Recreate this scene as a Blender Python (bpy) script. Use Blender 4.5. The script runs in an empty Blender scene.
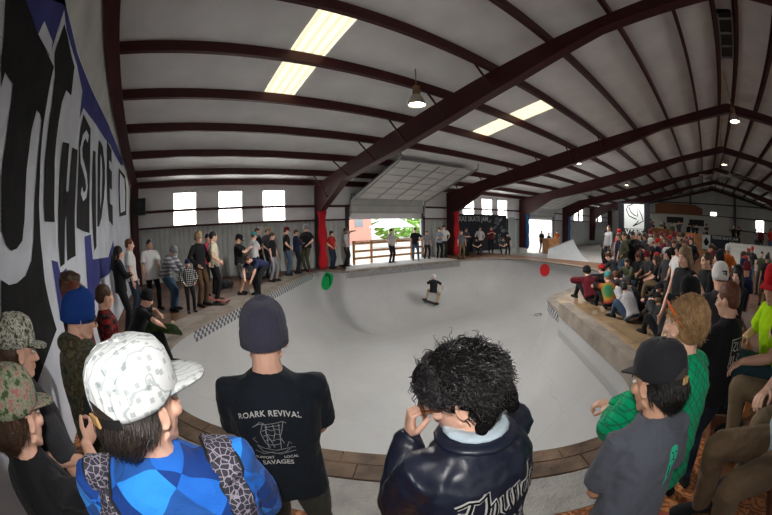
import bpy, bmesh, math, random
from mathutils import Vector as V, Matrix, noise
from mathutils.bvhtree import BVHTree
R=math.radians; PI=math.pi
sc=bpy.context.scene
COL=sc.collection
random.seed(7)

# ------------------------------------------------------------------ materials
def nt(m): return m.node_tree.nodes,m.node_tree.links
MC={}
def mat(name,col,rough=.7,metal=0.,spec=.3,bump=0.,bscale=30.,var=0.,vscale=4.,emit=0.,sheen=0.,coord='Object'):
    if name in MC: return MC[name]
    m=bpy.data.materials.new(name); m.use_nodes=True; N,L=nt(m); b=N['Principled BSDF']
    b.inputs['Base Color'].default_value=(*col,1); b.inputs['Roughness'].default_value=rough
    b.inputs['Metallic'].default_value=metal; b.inputs['Specular IOR Level'].default_value=spec
    if sheen: b.inputs['Sheen Weight'].default_value=sheen
    if emit:
        b.inputs['Emission Color'].default_value=(*col,1); b.inputs['Emission Strength'].default_value=emit
    if var or bump:
        tc=N.new('ShaderNodeTexCoord')
    if var:
        n=N.new('ShaderNodeTexNoise'); n.inputs['Scale'].default_value=vscale; n.inputs['Detail'].default_value=6
        L.new(tc.outputs[coord],n.inputs['Vector'])
        r=N.new('ShaderNodeValToRGB'); e=r.color_ramp.elements
        e[0].position=.3; e[1].position=.72
        e[0].color=(*[c*(1-var) for c in col],1); e[1].color=(*[min(1,c*(1+var)) for c in col],1)
        L.new(n.outputs['Fac'],r.inputs['Fac']); L.new(r.outputs['Color'],b.inputs['Base Color'])
    if bump:
        n=N.new('ShaderNodeTexNoise'); n.inputs['Scale'].default_value=bscale; n.inputs['Detail'].default_value=4
        L.new(tc.outputs[coord],n.inputs['Vector'])
        bp=N.new('ShaderNodeBump'); bp.inputs['Strength'].default_value=bump; bp.inputs['Distance'].default_value=.02
        L.new(n.outputs['Fac'],bp.inputs['Height']); L.new(bp.outputs['Normal'],b.inputs['Normal'])
    MC[name]=m; return m
def ramp(N,stops,const=False):
    r=N.new('ShaderNodeValToRGB'); cr=r.color_ramp
    if const: cr.interpolation='CONSTANT'
    while len(cr.elements)<len(stops): cr.elements.new(.5)
    for e,(p,c) in zip(cr.elements,stops): e.position=p; e.color=(*c,1)
    return r
def cloth(name,col,folds=.35,scale=9.):
    """woven cloth: fold bump plus fine weave"""
    if name in MC: return MC[name]
    m=mat(name,col,rough=.85,spec=.15,sheen=.05); N,L=nt(m); b=N['Principled BSDF']
    tc=N.new('ShaderNodeTexCoord')
    n=N.new('ShaderNodeTexNoise'); n.inputs['Scale'].default_value=scale; n.inputs['Detail'].default_value=3; n.inputs['Distortion'].default_value=1.2
    L.new(tc.outputs['Object'],n.inputs['Vector'])
    bp=N.new('ShaderNodeBump'); bp.inputs['Strength'].default_value=folds; bp.inputs['Distance'].default_value=.04
    L.new(n.outputs['Fac'],bp.inputs['Height']); L.new(bp.outputs['Normal'],b.inputs['Normal'])
    return m
def camo(name,cols,scale,thr=(.42,.5,.58)):
    m=cloth(name,cols[0]); N,L=nt(m); b=N['Principled BSDF']; tc=N.new('ShaderNodeTexCoord')
    n=N.new('ShaderNodeTexNoise'); n.inputs['Scale'].default_value=scale; n.inputs['Detail'].default_value=2.5; n.inputs['Roughness'].default_value=.65
    L.new(tc.outputs['Object'],n.inputs['Vector'])
    r=ramp(N,[(0,cols[0]),(thr[0],cols[1]),(thr[1],cols[2]),(thr[2],cols[3])],True)
    L.new(n.outputs['Fac'],r.inputs['Fac']); L.new(r.outputs['Color'],b.inputs['Base Color']); return m
def plaid(name,c0,c1,c2,sx,angle=0.,width=.5,diag=False):
    """two crossed stripe waves mixed into checks"""
    m=cloth(name,c0); N,L=nt(m); b=N['Principled BSDF']; tc=N.new('ShaderNodeTexCoord')
    mp=N.new('ShaderNodeMapping'); mp.inputs['Rotation'].default_value=(0,angle,0); L.new(tc.outputs['Object'],mp.inputs['Vector'])
    s=N.new('ShaderNodeSeparateXYZ'); L.new(mp.outputs['Vector'],s.inputs[0])
    outs=[]
    for ax in ('X','Z'):
        a=N.new('ShaderNodeMath'); a.operation='MULTIPLY'; a.inputs[1].default_value=sx; L.new(s.outputs[ax],a.inputs[0])
        f=N.new('ShaderNodeMath'); f.operation='FRACT'; L.new(a.outputs[0],f.inputs[0])
        g=N.new('ShaderNodeMath'); g.operation='GREATER_THAN'; g.inputs[1].default_value=width; L.new(f.outputs[0],g.inputs[0]); outs.append(g)
    ad=N.new('ShaderNodeMath'); ad.operation='ADD'; L.new(outs[0].outputs[0],ad.inputs[0]); L.new(outs[1].outputs[0],ad.inputs[1])
    dv=N.new('ShaderNodeMath'); dv.operation='MULTIPLY'; dv.inputs[1].default_value=.45; L.new(ad.outputs[0],dv.inputs[0])
    r=ramp(N,[(0,c0),(.3,c1),(.7,c2)],True); L.new(dv.outputs[0],r.inputs['Fac']); L.new(r.outputs['Color'],b.inputs['Base Color']); return m
def stripes(name,c0,c1,sz):
    m=cloth(name,c0); N,L=nt(m); b=N['Principled BSDF']; tc=N.new('ShaderNodeTexCoord')
    s=N.new('ShaderNodeSeparateXYZ'); L.new(tc.outputs['Object'],s.inputs[0])
    a=N.new('ShaderNodeMath'); a.operation='MULTIPLY'; a.inputs[1].default_value=sz; L.new(s.outputs['Z'],a.inputs[0])
    f=N.new('ShaderNodeMath'); f.operation='FRACT'; L.new(a.outputs[0],f.inputs[0])
    r=ramp(N,[(0,c0),(.5,c1)],True); L.new(f.outputs[0],r.inputs['Fac']); L.new(r.outputs['Color'],b.inputs['Base Color']); return m

WINE=mat('red_oxide_steel',(.05,.009,.010),rough=.5,var=.25,vscale=3,coord='Generated')
WHITE_INS=mat('white_roof_insulation',(.74,.74,.745),rough=.65,bump=.5,bscale=.8,var=.08,vscale=1.2)
BLACKM=mat('black_paint',(.012,.012,.013),rough=.55)
GREYM=mat('galvanised_metal',(.35,.36,.36),rough=.45,metal=.6)
WOOD=mat('raw_lumber',(.42,.2,.08),rough=.7,var=.3,vscale=6)
SKIN=None
def skin(name,c):
    m=mat(name,c,rough=.5,spec=.35,var=.08,vscale=12); b=m.node_tree.nodes['Principled BSDF']
    b.inputs['Subsurface Weight'].default_value=.08; b.inputs['Subsurface Radius'].default_value=(.02,.008,.004); b.inputs['Subsurface Scale'].default_value=.3
    return m
SK={'fair':skin('fair_skin',(.7,.41,.3)),'tan':skin('tan_skin',(.56,.31,.2)),'brown':skin('brown_skin',(.26,.12,.07))}

# ------------------------------------------------------------------ mesh builder
class MB:
    def __init__(s): s.v=[]; s.f=[]; s.mi=[]; s.m=0
    def add(s,vs,fs):
        b=len(s.v); s.v.extend(V(p) for p in vs)
        for f in fs: s.f.append(tuple(b+i for i in f)); s.mi.append(s.m)
    def box(s,c,d,rot=None):
        c=V(c); vs=[V((x*d[0]/2,y*d[1]/2,z*d[2]/2)) for x in(-1,1) for y in(-1,1) for z in(-1,1)]
        if rot is not None: vs=[rot@p for p in vs]
        s.add([c+p for p in vs],[(0,1,3,2),(4,6,7,5),(0,4,5,1),(2,3,7,6),(0,2,6,4),(1,5,7,3)])
    def bar(s,a,b,w,h,up=(0,0,1)):
        a=V(a);b=V(b); d=(b-a); L=d.length; d.normalize(); u=V(up); sx=d.cross(u)
        if sx.length<1e-4: sx=d.cross(V((1,0,0)))
        sx.normalize(); u=sx.cross(d)
        s.box((a+b)/2,(w,L,h),Matrix((sx,d,u)).transposed())
    def loft(s,rings,caps=True):
        n=len(rings[0]); vs=[p for r in rings for p in r]; fs=[]
        for i in range(len(rings)-1):
            for j in range(n):
                k=(j+1)%n; fs.append((i*n+j,i*n+k,(i+1)*n+k,(i+1)*n+j))
        if caps: fs.append(tuple(range(n-1,-1,-1))); fs.append(tuple((len(rings)-1)*n+j for j in range(n)))
        s.add(vs,fs)
    def tube(s,pts,rad,n=10,flat=None,caps=True,round_=False):
        """pts list of points, rad list of radii or (a,b) pairs; flat = hint vector for the a axis"""
        pts=[V(p) for p in pts]
        if round_:
            r0=rad[0] if not isinstance(rad[0],tuple) else min(rad[0]); r1=rad[-1] if not isinstance(rad[-1],tuple) else min(rad[-1])
            d0=(pts[0]-pts[1]).normalized(); d1=(pts[-1]-pts[-2]).normalized()
            sc_=lambda r,k: r*k if not isinstance(r,tuple) else (r[0]*k,r[1]*k)
            pts=[pts[0]+d0*r0*.75]+pts+[pts[-1]+d1*r1*.75]; rad=[sc_(rad[0],.55)]+list(rad)+[sc_(rad[-1],.55)]
        rings=[]; prev=None
        for i,p in enumerate(pts):
            d=(pts[min(i+1,len(pts)-1)]-pts[max(i-1,0)]).normalized()
            if flat is not None: x=V(flat)-d*V(flat).dot(d)
            elif prev is not None: x=prev-d*prev.dot(d)
            else: x=d.cross(V((0,0,1))) if abs(d.z)<.9 else d.cross(V((0,1,0)))
            x.normalize(); prev=x; y=d.cross(x)
            a,b=rad[i] if isinstance(rad[i],tuple) else (rad[i],rad[i])
            rings.append([p+x*math.cos(2*PI*j/n)*a+y*math.sin(2*PI*j/n)*b for j in range(n)])
        s.loft(rings,caps)
    def ell(s,c,r,rot=None,n=12,m=8):
        c=V(c); rings=[]
        for i in range(1,m):
            t=PI*i/m; rings.append([V((r[0]*math.sin(t)*math.cos(2*PI*j/n),r[1]*math.sin(t)*math.sin(2*PI*j/n),-r[2]*math.cos(t))) for j in range(n)])
        k=[p for q in rings for p in q]+[V((0,0,-r[2])),V((0,0,r[2]))]
        if rot is not None: k=[rot@p for p in k]
        fs=[]
        for i in range(m-2):
            for j in range(n): fs.append((i*n+j,i*n+(j+1)%n,(i+1)*n+(j+1)%n,(i+1)*n+j))
        a=len(k)-2;b=len(k)-1
        for j in range(n): fs.append((a,(j+1)%n,j)); fs.append((b,(m-2)*n+j,(m-2)*n+(j+1)%n))
        s.add([c+p for p in k],fs)
    def prism(s,poly,a,b,plane='xz'):
        """poly of 2-D points extruded between a and b along the missing axis"""
        def P(p,t): return {'xz':(p[0],t,p[1]),'yz':(t,p[0],p[1]),'xy':(p[0],p[1],t)}[plane]
        n=len(poly); s.add([P(p,a) for p in poly]+[P(p,b) for p in poly],[tuple(range(n-1,-1,-1)),tuple(range(n,2*n))]+[(i,(i+1)%n,n+(i+1)%n,n+i) for i in range(n)])
    def mesh(s,name='m',smooth=False,tri=False):
        me=bpy.data.meshes.new(name); me.from_pydata([tuple(p) for p in s.v],[],s.f)
        bm=bmesh.new(); bm.from_mesh(me)
        if not tri: bmesh.ops.recalc_face_normals(bm,faces=bm.faces)
        bm.to_mesh(me); bm.free()
        for p,i in zip(me.polygons,s.mi): p.material_index=i; p.use_smooth=smooth
        return me
def O(name,me,mats=None,parent=None,loc=None,kind=None,label=None,cat=None,group=None,smooth=None):
    if isinstance(me,MB): me=me.mesh(name,smooth=bool(smooth))
    o=bpy.data.objects.new(name,me); COL.objects.link(o)
    if mats is not None:
        if not isinstance(mats,(list,tuple)): mats=[mats]
        if len(me.materials)<len(mats):
            while len(me.materials)<len(mats): me.materials.append(None)
        for i,m in enumerate(mats): o.material_slots[i].link='OBJECT'; o.material_slots[i].material=m
    if parent is not None: o.parent=parent
    if loc is not None: o.location=loc
    tag(o,kind,label,cat,group); return o
def tag(o,kind=None,label=None,cat=None,group=None):
    if kind: o['kind']=kind
    if label: o['label']=label
    if cat: o['category']=cat
    if group: o['group']=group
    return o
def E(name,loc=(0,0,0),rz=0,label=None,cat=None,group=None,scale=1,kind=None):
    o=bpy.data.objects.new(name,None); COL.objects.link(o); o.empty_display_size=.1
    o.location=loc; o.rotation_euler=(0,0,rz); o.scale=(scale,)*3; return tag(o,kind,label,cat,group)
def copy_tree(o,parent=None):
    c=o.copy(); COL.objects.link(c); c.parent=parent
    for ch in list(o.children): copy_tree(ch,c)
    return c
def remesh(me,vox,smooth=3,disp=0.,dscale=8.,seed=0):
    t=bpy.data.objects.new('t',me); COL.objects.link(t)
    a=t.modifiers.new('r','REMESH'); a.mode='VOXEL'; a.voxel_size=vox; a.use_smooth_shade=True
    if smooth: b=t.modifiers.new('s','SMOOTH'); b.iterations=smooth; b.factor=.5
    dg=bpy.context.evaluated_depsgraph_get(); r=bpy.data.meshes.new_from_object(t.evaluated_get(dg))
    bpy.data.objects.remove(t)
    for p in r.polygons: p.use_smooth=True
    if disp:
        nn=[0.]*(len(r.vertices)*3); r.vertices.foreach_get('normal',nn)
        off=V((seed*3.1,seed*1.7,0))
        for i,v in enumerate(r.vertices):
            q=v.co*dscale+off; k=noise.noise(V((q.x+q.z*.6,q.y,q.z*.55+q.x*.5)))+.5*noise.noise(q*2.3)
            k=(1.15-abs(k)*2.2)
            v.co+=V(nn[3*i:3*i+3])*k*disp
    while len(r.materials)<1: r.materials.append(None)
    return r
def chaikin(P,n=2,closed=True):
    for _ in range(n):
        Q=[]
        for i in range(len(P) if closed else len(P)-1):
            a=V(P[i]);b=V(P[(i+1)%len(P)]); Q+= [a*.75+b*.25,a*.25+b*.75]
        P=Q
    return P
# ------------------------------------------------------------------ decals (prints on cloth, boards, walls)
def text_polys(txt,size=1.,align='CENTER',arch=0.,sx=1.,spacing=1.,bold=0.):
    cu=bpy.data.curves.new('t','FONT'); cu.body=txt; cu.size=size; cu.align_x=align; cu.align_y='CENTER'; cu.resolution_u=3; cu.space_character=spacing; cu.offset=bold
    t=bpy.data.objects.new('t',cu); COL.objects.link(t)
    dg=bpy.context.evaluated_depsgraph_get(); me=bpy.data.meshes.new_from_object(t.evaluated_get(dg))
    bpy.data.objects.remove(t)
    vs=[(v.co.x*sx,v.co.y-arch*(v.co.x*sx)**2) for v in me.vertices]; fs=[tuple(p.vertices) for p in me.polygons]
    return vs,fs
def strokes(S,w=.004,closed=False):
    """polylines to ribbons (2-D)"""
    vs=[];fs=[]
    for s in S:
        ww=w
        if isinstance(s,tuple) and not isinstance(s[0],(tuple,list)): pass
        pts=[V(p) for p in s]
        b=len(vs)
        for i,p in enumerate(pts):
            d=(pts[min(i+1,len(pts)-1)]-pts[max(i-1,0)])
            if d.length<1e-9: d=V((1,0))
            d.normalize(); nrm=V((-d.y,d.x))*ww/2; vs+= [tuple(p+nrm),tuple(p-nrm)]
        for i in range(len(pts)-1): fs.append((b+2*i,b+2*i+1,b+2*i+3,b+2*i+2))
    return vs,fs
def decal(name,parts,m,parent,target,Ov,X,Y,off=.002,maxlen=.03,depth=.25,label=None):
    """parts: list of (vs,fs,(dx,dy)); laid on target mesh (same local frame) by casting along -Nrm"""
    Ov=V(Ov);X=V(X).normalized();Y=V(Y).normalized();Nn=X.cross(Y).normalized()
    bm=bmesh.new()
    for vs,fs,(dx,dy) in parts:
        L=[bm.verts.new((x+dx,y+dy,0)) for x,y in vs]
        for f in fs:
            try: bm.faces.new([L[i] for i in f])
            except ValueError: pass
    for _ in range(4):
        ed=[e for e in bm.edges if e.calc_length()>maxlen]
        if not ed: break
        bmesh.ops.subdivide_edges(bm,edges=ed,cuts=1)
    bmesh.ops.triangulate(bm,faces=bm.faces)
    if target is not None:
        bvh=BVHTree.FromPolygons([v.co for v in target.vertices],[tuple(p.vertices) for p in target.polygons])
        bad=[]
        for v in bm.verts:
            p=Ov+X*v.co.x+Y*v.co.y
            h=bvh.ray_cast(p+Nn*depth,-Nn,depth*2)
            if h[0] is None: bad.append(v)
            else: v.co=h[0]+h[1]*off
        bmesh.ops.delete(bm,geom=bad,context='VERTS')
    else:
        for v in bm.verts: v.co=Ov+X*v.co.x+Y*v.co.y+Nn*off
    me=bpy.data.meshes.new(name); bm.to_mesh(me); bm.free()
    for p in me.polygons: p.use_smooth=True
    o=O(name,me,m,parent)
    if label: o['label']=label
    return o

# ------------------------------------------------------------------ people
UP=V((0,0,1))
def ik(a,t,l1,l2,pole):
    a=V(a);t=V(t);d=t-a;L=min(d.length,(l1+l2)*.995); d.normalize(); t=a+d*L
    x=(l1*l1-l2*l2+L*L)/(2*L); h=math.sqrt(max(0,l1*l1-x*x)); p=V(pole)-d*V(pole).dot(d)
    if p.length<1e-4: p=V((0,-1,0.1))
    p.normalize(); return a+d*x+p*h,t
POSES={
 'stand':dict(),
 'relax':dict(hl=(-.25,.1,.84),hr=(.25,.06,.84),fl=(-.12,.05,.08),fr=(.13,-.06,.08)),
 'pockets':dict(hl=(-.2,.14,.98),hr=(.2,.14,.98),pl=(-1,-.8,0),pr=(1,-.8,0),head=(.25,10,0)),
 'folded':dict(hl=(.1,.24,1.17),hr=(-.1,.25,1.14),pl=(-1,-.2,-.6),pr=(1,-.2,-.6),head=(0,12,0)),
 'clasp':dict(hl=(-.03,.3,1.0),hr=(.03,.3,1.02),pl=(-1,-.5,0),pr=(1,-.5,0),lean=6,head=(-.3,15,0)),
 'hip':dict(hl=(-.19,.08,1.02),hr=(.24,.12,.86),pl=(-1,-.6,.1),head=(.5,8,0),fl=(-.16,0,.08)),
 'phone':dict(hl=(-.06,.34,1.3),hr=(.06,.34,1.3),head=(0,22,0)),
 'raise':dict(hl=(-.3,.32,1.55),hr=(.25,.1,.86),head=(.2,5,0)),
 'leanon':dict(lean=14,pel=(0,-.06,.93),hl=(-.12,.42,1.02),hr=(.16,.42,1.02),head=(0,16,0)),
 'hunch':dict(lean=38,pel=(0,-.16,.9),hl=(-.1,.45,.86),hr=(.12,.45,.84),head=(0,40,0)),
 'bend':dict(lean=72,pel=(0,-.25,.84),hl=(-.16,.5,.34),hr=(.12,.4,.55),head=(0,50,0),fl=(-.12,.1,.08),fr=(.14,-.05,.08)),
 'sit':dict(pel=(0,0,.55),lean=16,hl=(-.14,.42,.62),hr=(.14,.42,.62),fl=(-.16,.5,.08),fr=(.16,.46,.08),kl=(0,.6,1),kr=(0,.6,1),head=(0,16,0)),
 'sit2':dict(pel=(0,0,.55),lean=32,hl=(-.04,.52,.66),hr=(.06,.5,.64),fl=(-.2,.46,.08),fr=(.16,.52,.08),kl=(-.3,.6,1),kr=(.3,.6,1),head=(.4,20,0),pl=(-1,-.2,0),pr=(1,-.2,0)),
 'floor':dict(pel=(0,0,.13),lean=26,hl=(-.12,.42,.42),hr=(.14,.42,.42),fl=(-.16,.52,.08),fr=(.18,.5,.08),kl=(-.3,.2,1),kr=(.3,.2,1),head=(.1,22,0)),
 'floor2':dict(pel=(0,0,.13),lean=38,hl=(-.02,.5,.4),hr=(.06,.48,.42),fl=(-.12,.5,.08),fr=(.2,.55,.08),kl=(-.6,.2,1),kr=(.6,.2,1),head=(-.4,30,0)),
 'ride':dict(pel=(0,-.1,.7),lean=34,twist=.5,hl=(-.34,.34,.72),hr=(.36,.24,.74),fl=(-.26,.08,.08),fr=(.28,.02,.08),kl=(-.3,1,.3),kr=(.3,1,.3),head=(1.2,25,0)),
}
class Sk: pass
def skel(P):
    s=Sk(); g=P.get
    pel=V(g('pel',(0,0,.95))); Rt=Matrix.Rotation(g('twist',0),3,'Z')@Matrix.Rotation(-R(g('lean',0)),3,'X')@Matrix.Rotation(R(g('side',0)),3,'Y')
    s.pel=pel;s.Rt=Rt; at=lambda x,y,z: pel+Rt@V((x,y,z)); s.at=at
    s.sw=g('sw',.175)
    s.shl=at(-s.sw,-.005,.425); s.shr=at(s.sw,-.005,.425); s.nb=at(0,-.015,.505)
    h=g('head',(0,6,0)); s.Rh=Matrix.Rotation(h[0]+g('twist',0),3,'Z')@Matrix.Rotation(-R(h[1]),3,'X')@Matrix.Rotation(R(h[2]),3,'Y')
    s.hc=s.nb+Rt@V((0,.005,.045))+s.Rh@V((0,.015,.072))
    ex=P.get('arm',1.)
    s.el,s.wl=ik(s.shl,g('hl',(-.26,.04,.82)),.28*ex,.25*ex,Rt@V(g('pl',(-.6,-1,0)))); s.er,s.wr=ik(s.shr,g('hr',(.26,.04,.82)),.28*ex,.25*ex,Rt@V(g('pr',(.6,-1,0))))
    hipR=Matrix.Rotation(g('twist',0)*.5,3,'Z'); s.hl=pel+hipR@V((-.09,0,-.03)); s.hr=pel+hipR@V((.09,0,-.03))
    s.kl,s.al=ik(s.hl,g('fl',(-.11,0,.08)),.44,.43,g('kl',(-.1,1,0))); s.kr,s.ar=ik(s.hr,g('fr',(.11,0,.08)),.44,.43,g('kr',(.1,1,0)))
    return s
def torso(mb,s,rows,n=16):
    rings=[]
    for h,a,b,yo in rows:
        r=[]
        for j in range(n):
            c=math.cos(2*PI*j/n);q=math.sin(2*PI*j/n)
            x=math.copysign(abs(c)**.85,c)*a; y=math.copysign(abs(q)**.85,q)*b
            r.append(s.at(x,y+yo,h))
        rings.append(r)
    mb.loft(rings)
def hand(mb,W,d,n,side,curl,det,th=.5):
    """W wrist, d finger direction, n palm normal, side -1 left +1 right"""
    W=V(W);d=V(d).normalized();n=(V(n)-d*V(n).dot(d)).normalized();t=d.cross(n)*side
    if det<2:
        mb.tube([W,W+d*.05,W+d*.09],[(.03,.022),(.038,.02),(.034,.018)],8,flat=t)
        q=(d+n*curl).normalized()
        mb.tube([W+d*.085,W+d*.085+q*.07],[(.032,.014),(.022,.01)],6,flat=t); mb.tube([W+d*.03+t*.025,W+d*.07+t*.06],[.013,.01],5); return
    mb.tube([W-d*.02,W+d*.01,W+d*.05,W+d*.092],[(.027,.021),(.03,.02),(.041,.018),(.04,.014)],12,flat=t)
    for o,L,r,k in ((.031,.068,.0088,0),(.011,.078,.0092,.05),(-.010,.073,.009,.1),(-.03,.056,.008,.18)):
        p=W+d*(.09-(.006 if abs(o)>.02 else 0))+t*o; pts=[W+d*.055+t*o*.8,p]; a=0; q=p
        for ph,f in ((.46,.75),(.3,1.0),(.24,.7)):
            a+=curl*f*1.15+k*.3*curl; dd=d*math.cos(a)+n*math.sin(a)+t*(o*.8)*(1-curl*.6); dd.normalize(); q=q+dd*L*ph; pts.append(q)
        mb.tube(pts,[r*1.1,r*1.05,r,r*.95,r*.8],8,round_=True)
    p0=W+d*.02+t*.022; a=(d*.55+t*.75+n*.35).normalized(); b=(d*.85+t*(.45-th*.5)+n*(.3+th*.5)).normalized(); c=(d*.8+t*(.1-th*.5)+n*(.4+th*.4)).normalized()
    mb.tube([p0,p0+a*.04,p0+a*.04+b*.032,p0+a*.04+b*.032+c*.024],[.014,.012,.0105,.009],8,round_=True)
HB=lambda s,p: s.hc+s.Rh@V(p)
def headblob(mb,s,det):
    H=lambda x,y,z:HB(s,(x,y,z)); Rh=s.Rh
    n,m=(20,14) if det==2 else (12,8)
    mb.ell(H(0,-.012,.025),(.076,.096,.092),Rh,n,m)
    mb.ell(H(0,.022,-.035),(.062,.07,.078),Rh,n,m)
    mb.ell(H(0,.052,-.088),(.034,.034,.026),Rh,n,m)
    mb.tube([H(-.05,.005,-.06),H(-.03,.05,-.09),H(.03,.05,-.09),H(.05,.005,-.06)],[.02,.018,.018,.02],8)
    mb.tube([H(0,.086,.018),H(0,.103,-.012),H(0,.113,-.03),H(0,.095,-.037)],[(.008,.01),(.01,.01),(.016,.012),(.016,.008)],8,flat=Rh@V((1,0,0)))
    if det>0:
        mb.ell(H(0,.078,.03),(.048,.018,.011),Rh,n,m)
        mb.ell(H(0,.084,-.056),(.024,.014,.006),Rh,10,6); mb.ell(H(0,.082,-.067),(.021,.013,.007),Rh,10,6)
        for q in(-1,1): mb.ell(H(q*.045,.066,-.02),(.022,.02,.02),Rh,10,6)
    for q in (-1,1):
        er=Rh@Matrix.Rotation(q*R(-22),3,'Z')@Matrix.Rotation(R(-12),3,'X')
        if det==2:
            # ear: rim ring and inner bowl
            pts=[H(q*.078,-.002,-.028)]
            for k in range(9):
                a=R(-100+k*32); pts.append(HB(s,(q*(.083+.007*math.sin(k*.5)),-.010-.017*math.cos(a+PI),-.006+.030*math.sin(a))))
            mb.tube(pts,[.005]*len(pts),6)
            mb.ell(H(q*.077,-.008,-.008),(.006,.017,.027),er,10,8)
        else: mb.ell(H(q*.079,-.006,-.008),(.01,.017,.03),er,8,6)
    mb.tube([HB(s,(0,-.02,-.03)),s.nb+s.Rt@V((0,-.005,.03)),s.at(0,-.015,.44)],[(.054,.056),(.056,.056),(.075,.06)],14 if det==2 else 10)
def mk_body(P,det):
    s=skel(P); mb=MB(); headblob(mb,s,det)
    torso(mb,s,[(-.09,.135,.095,0),(0,.145,.1,0),(.15,.13,.09,0),(.3,.135,.095,0),(.41,.13,.08,-.005),(.485,.065,.055,-.012)],14)
    for sh,el,w,hd,sd,key in ((s.shl,s.el,s.wl,P.get('handl'),-1,'l'),(s.shr,s.er,s.wr,P.get('handr'),1,'r')):
        mb.tube([sh,sh.lerp(el,.5),el],[.04,.045,.038],10); mb.tube([el,el.lerp(w,.35),w],[.039,.041,.026],10,round_=True)
        d=(w-el).normalized()
        if hd: hand(mb,w,hd[0],hd[1],sd,hd[2],det)
        else: hand(mb,w,d,V((-sd,.1,0)) if abs(d.z)>.6 else V((0,0,-1))+V((-sd*.6,0,0)),sd,.45,det)
    for a,b,c in ((s.hl,s.kl,s.al),(s.hr,s.kr,s.ar)):
        mb.tube([a,b,c],[.075,.05,.036],10)
    return remesh(mb.mesh(),{0:.024,1:.014,2:.0042}[det],{0:1,1:1,2:2}[det])
def mk_shirt(P,sleeve,det,fit=1.,hem=-.1,bulk=0.,fold=0.):
    s=skel(P); mb=MB(); f=fit; w=s.sw/.175
    rows=[(hem,.182*f+bulk,.132*f+bulk,0),(hem+.08,.178*f+bulk,.13*f+bulk,0),(.12,.168*f+bulk,.122*f+bulk,.0),(.25,.178*f*w+bulk,.13*f+bulk,.0),(.36,.186*f*w+bulk,.128+bulk,-.004),(.42,.16*w+bulk,.108+bulk,-.01),(.462,.112*w+bulk,.085+bulk,-.014),(.492,.082+bulk,.07+bulk,-.014),(.506,.066+bulk*.7,.06+bulk*.7,-.012)]
    if P.get('pel',(0,0,.95))[2]<.7: rows=rows[1:]
    torso(mb,s,rows,20)
    for sh,el,wv,sd in ((s.shl,s.el,s.wl,-1),(s.shr,s.er,s.wr,1)):
        inner=s.at(sd*.09,-.01,.425)
        if sleeve=='short': mb.tube([inner,sh,sh.lerp(el,.4),sh.lerp(el,.78)],[.058,.054+bulk*.7,.063+bulk,.072+bulk],12)
        elif sleeve=='long':
            mb.tube([inner,sh,sh.lerp(el,.5),el],[.062,.06+bulk,.058+bulk,.053+bulk],12); mb.tube([el,el.lerp(wv,.5),el.lerp(wv,.97)],[.055+bulk,.05+bulk,.04+bulk*.6],12,round_=True)
        else: mb.tube([inner,sh],[.058,.05],10)
    if sleeve=='hood': pass
    return remesh(mb.mesh(),{0:.028,1:.016,2:.008}[det],{0:1,1:2,2:4}[det],fold,9.)
def mk_trousers(P,det,short=False,wide=0.,fold=0.):
    s=skel(P); mb=MB()
    sit=P.get('pel',(0,0,.95))[2]<.7
    torso(mb,s,[(-.1,.16,.12,0),(-.04,.172,.126,0),(.03,.162,.12,0)] if not sit else [(-.07,.17,.13,0),(0,.17,.125,0),(.06,.16,.118,0)],16)
    for a,b,c in ((s.hl,s.kl,s.al),(s.hr,s.kr,s.ar)):
        e=b.lerp(c,.08) if short else b.lerp(c,.96)
        if short: mb.tube([a,a.lerp(b,.5),b,e],[.092+wide,.088+wide,.085+wide,.086+wide],12)
        else: mb.tube([a,a.lerp(b,.5),b],[.092+wide,.086+wide,.068+wide],12,round_=True); mb.tube([b,b.lerp(e,.4),e],[.068+wide,.063+wide,.058+wide],12,round_=True)
    return remesh(mb.mesh(),{0:.028,1:.016,2:.01}[det],{0:1,1:2,2:4}[det],fold,9.)
def mk_shoe(P,left,det):
    s=skel(P); a=s.al if left else s.ar; y=P.get('footl' if left else 'footr',-.15 if left else .15)*-1
    M=Matrix.Rotation(y,3,'Z'); mb=MB(); q=lambda x,yy,z: V((a.x,a.y,a.z-.08))+M@V((x,yy,z))
    mb.tube([q(0,-.08,.045),q(0,-.03,.05),q(0,.05,.045),q(0,.13,.035),q(0,.175,.028)],[(.034,.042),(.04,.05),(.043,.043),(.046,.033),(.03,.022)],10,flat=M@V((1,0,0)),round_=True)
    mb.tube([q(0,-.02,.04),q(0,-.03,.11)],[.045,.043],10)
    mb.tube([q(0,-.085,.012),q(0,0,.012),q(0,.1,.012),q(0,.185,.012)],[(.036,.012),(.042,.012),(.05,.012),(.034,.012)],10,flat=M@V((1,0,0)))
    me=remesh(mb.mesh(),.012 if det else .02,1)
    return me
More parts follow.
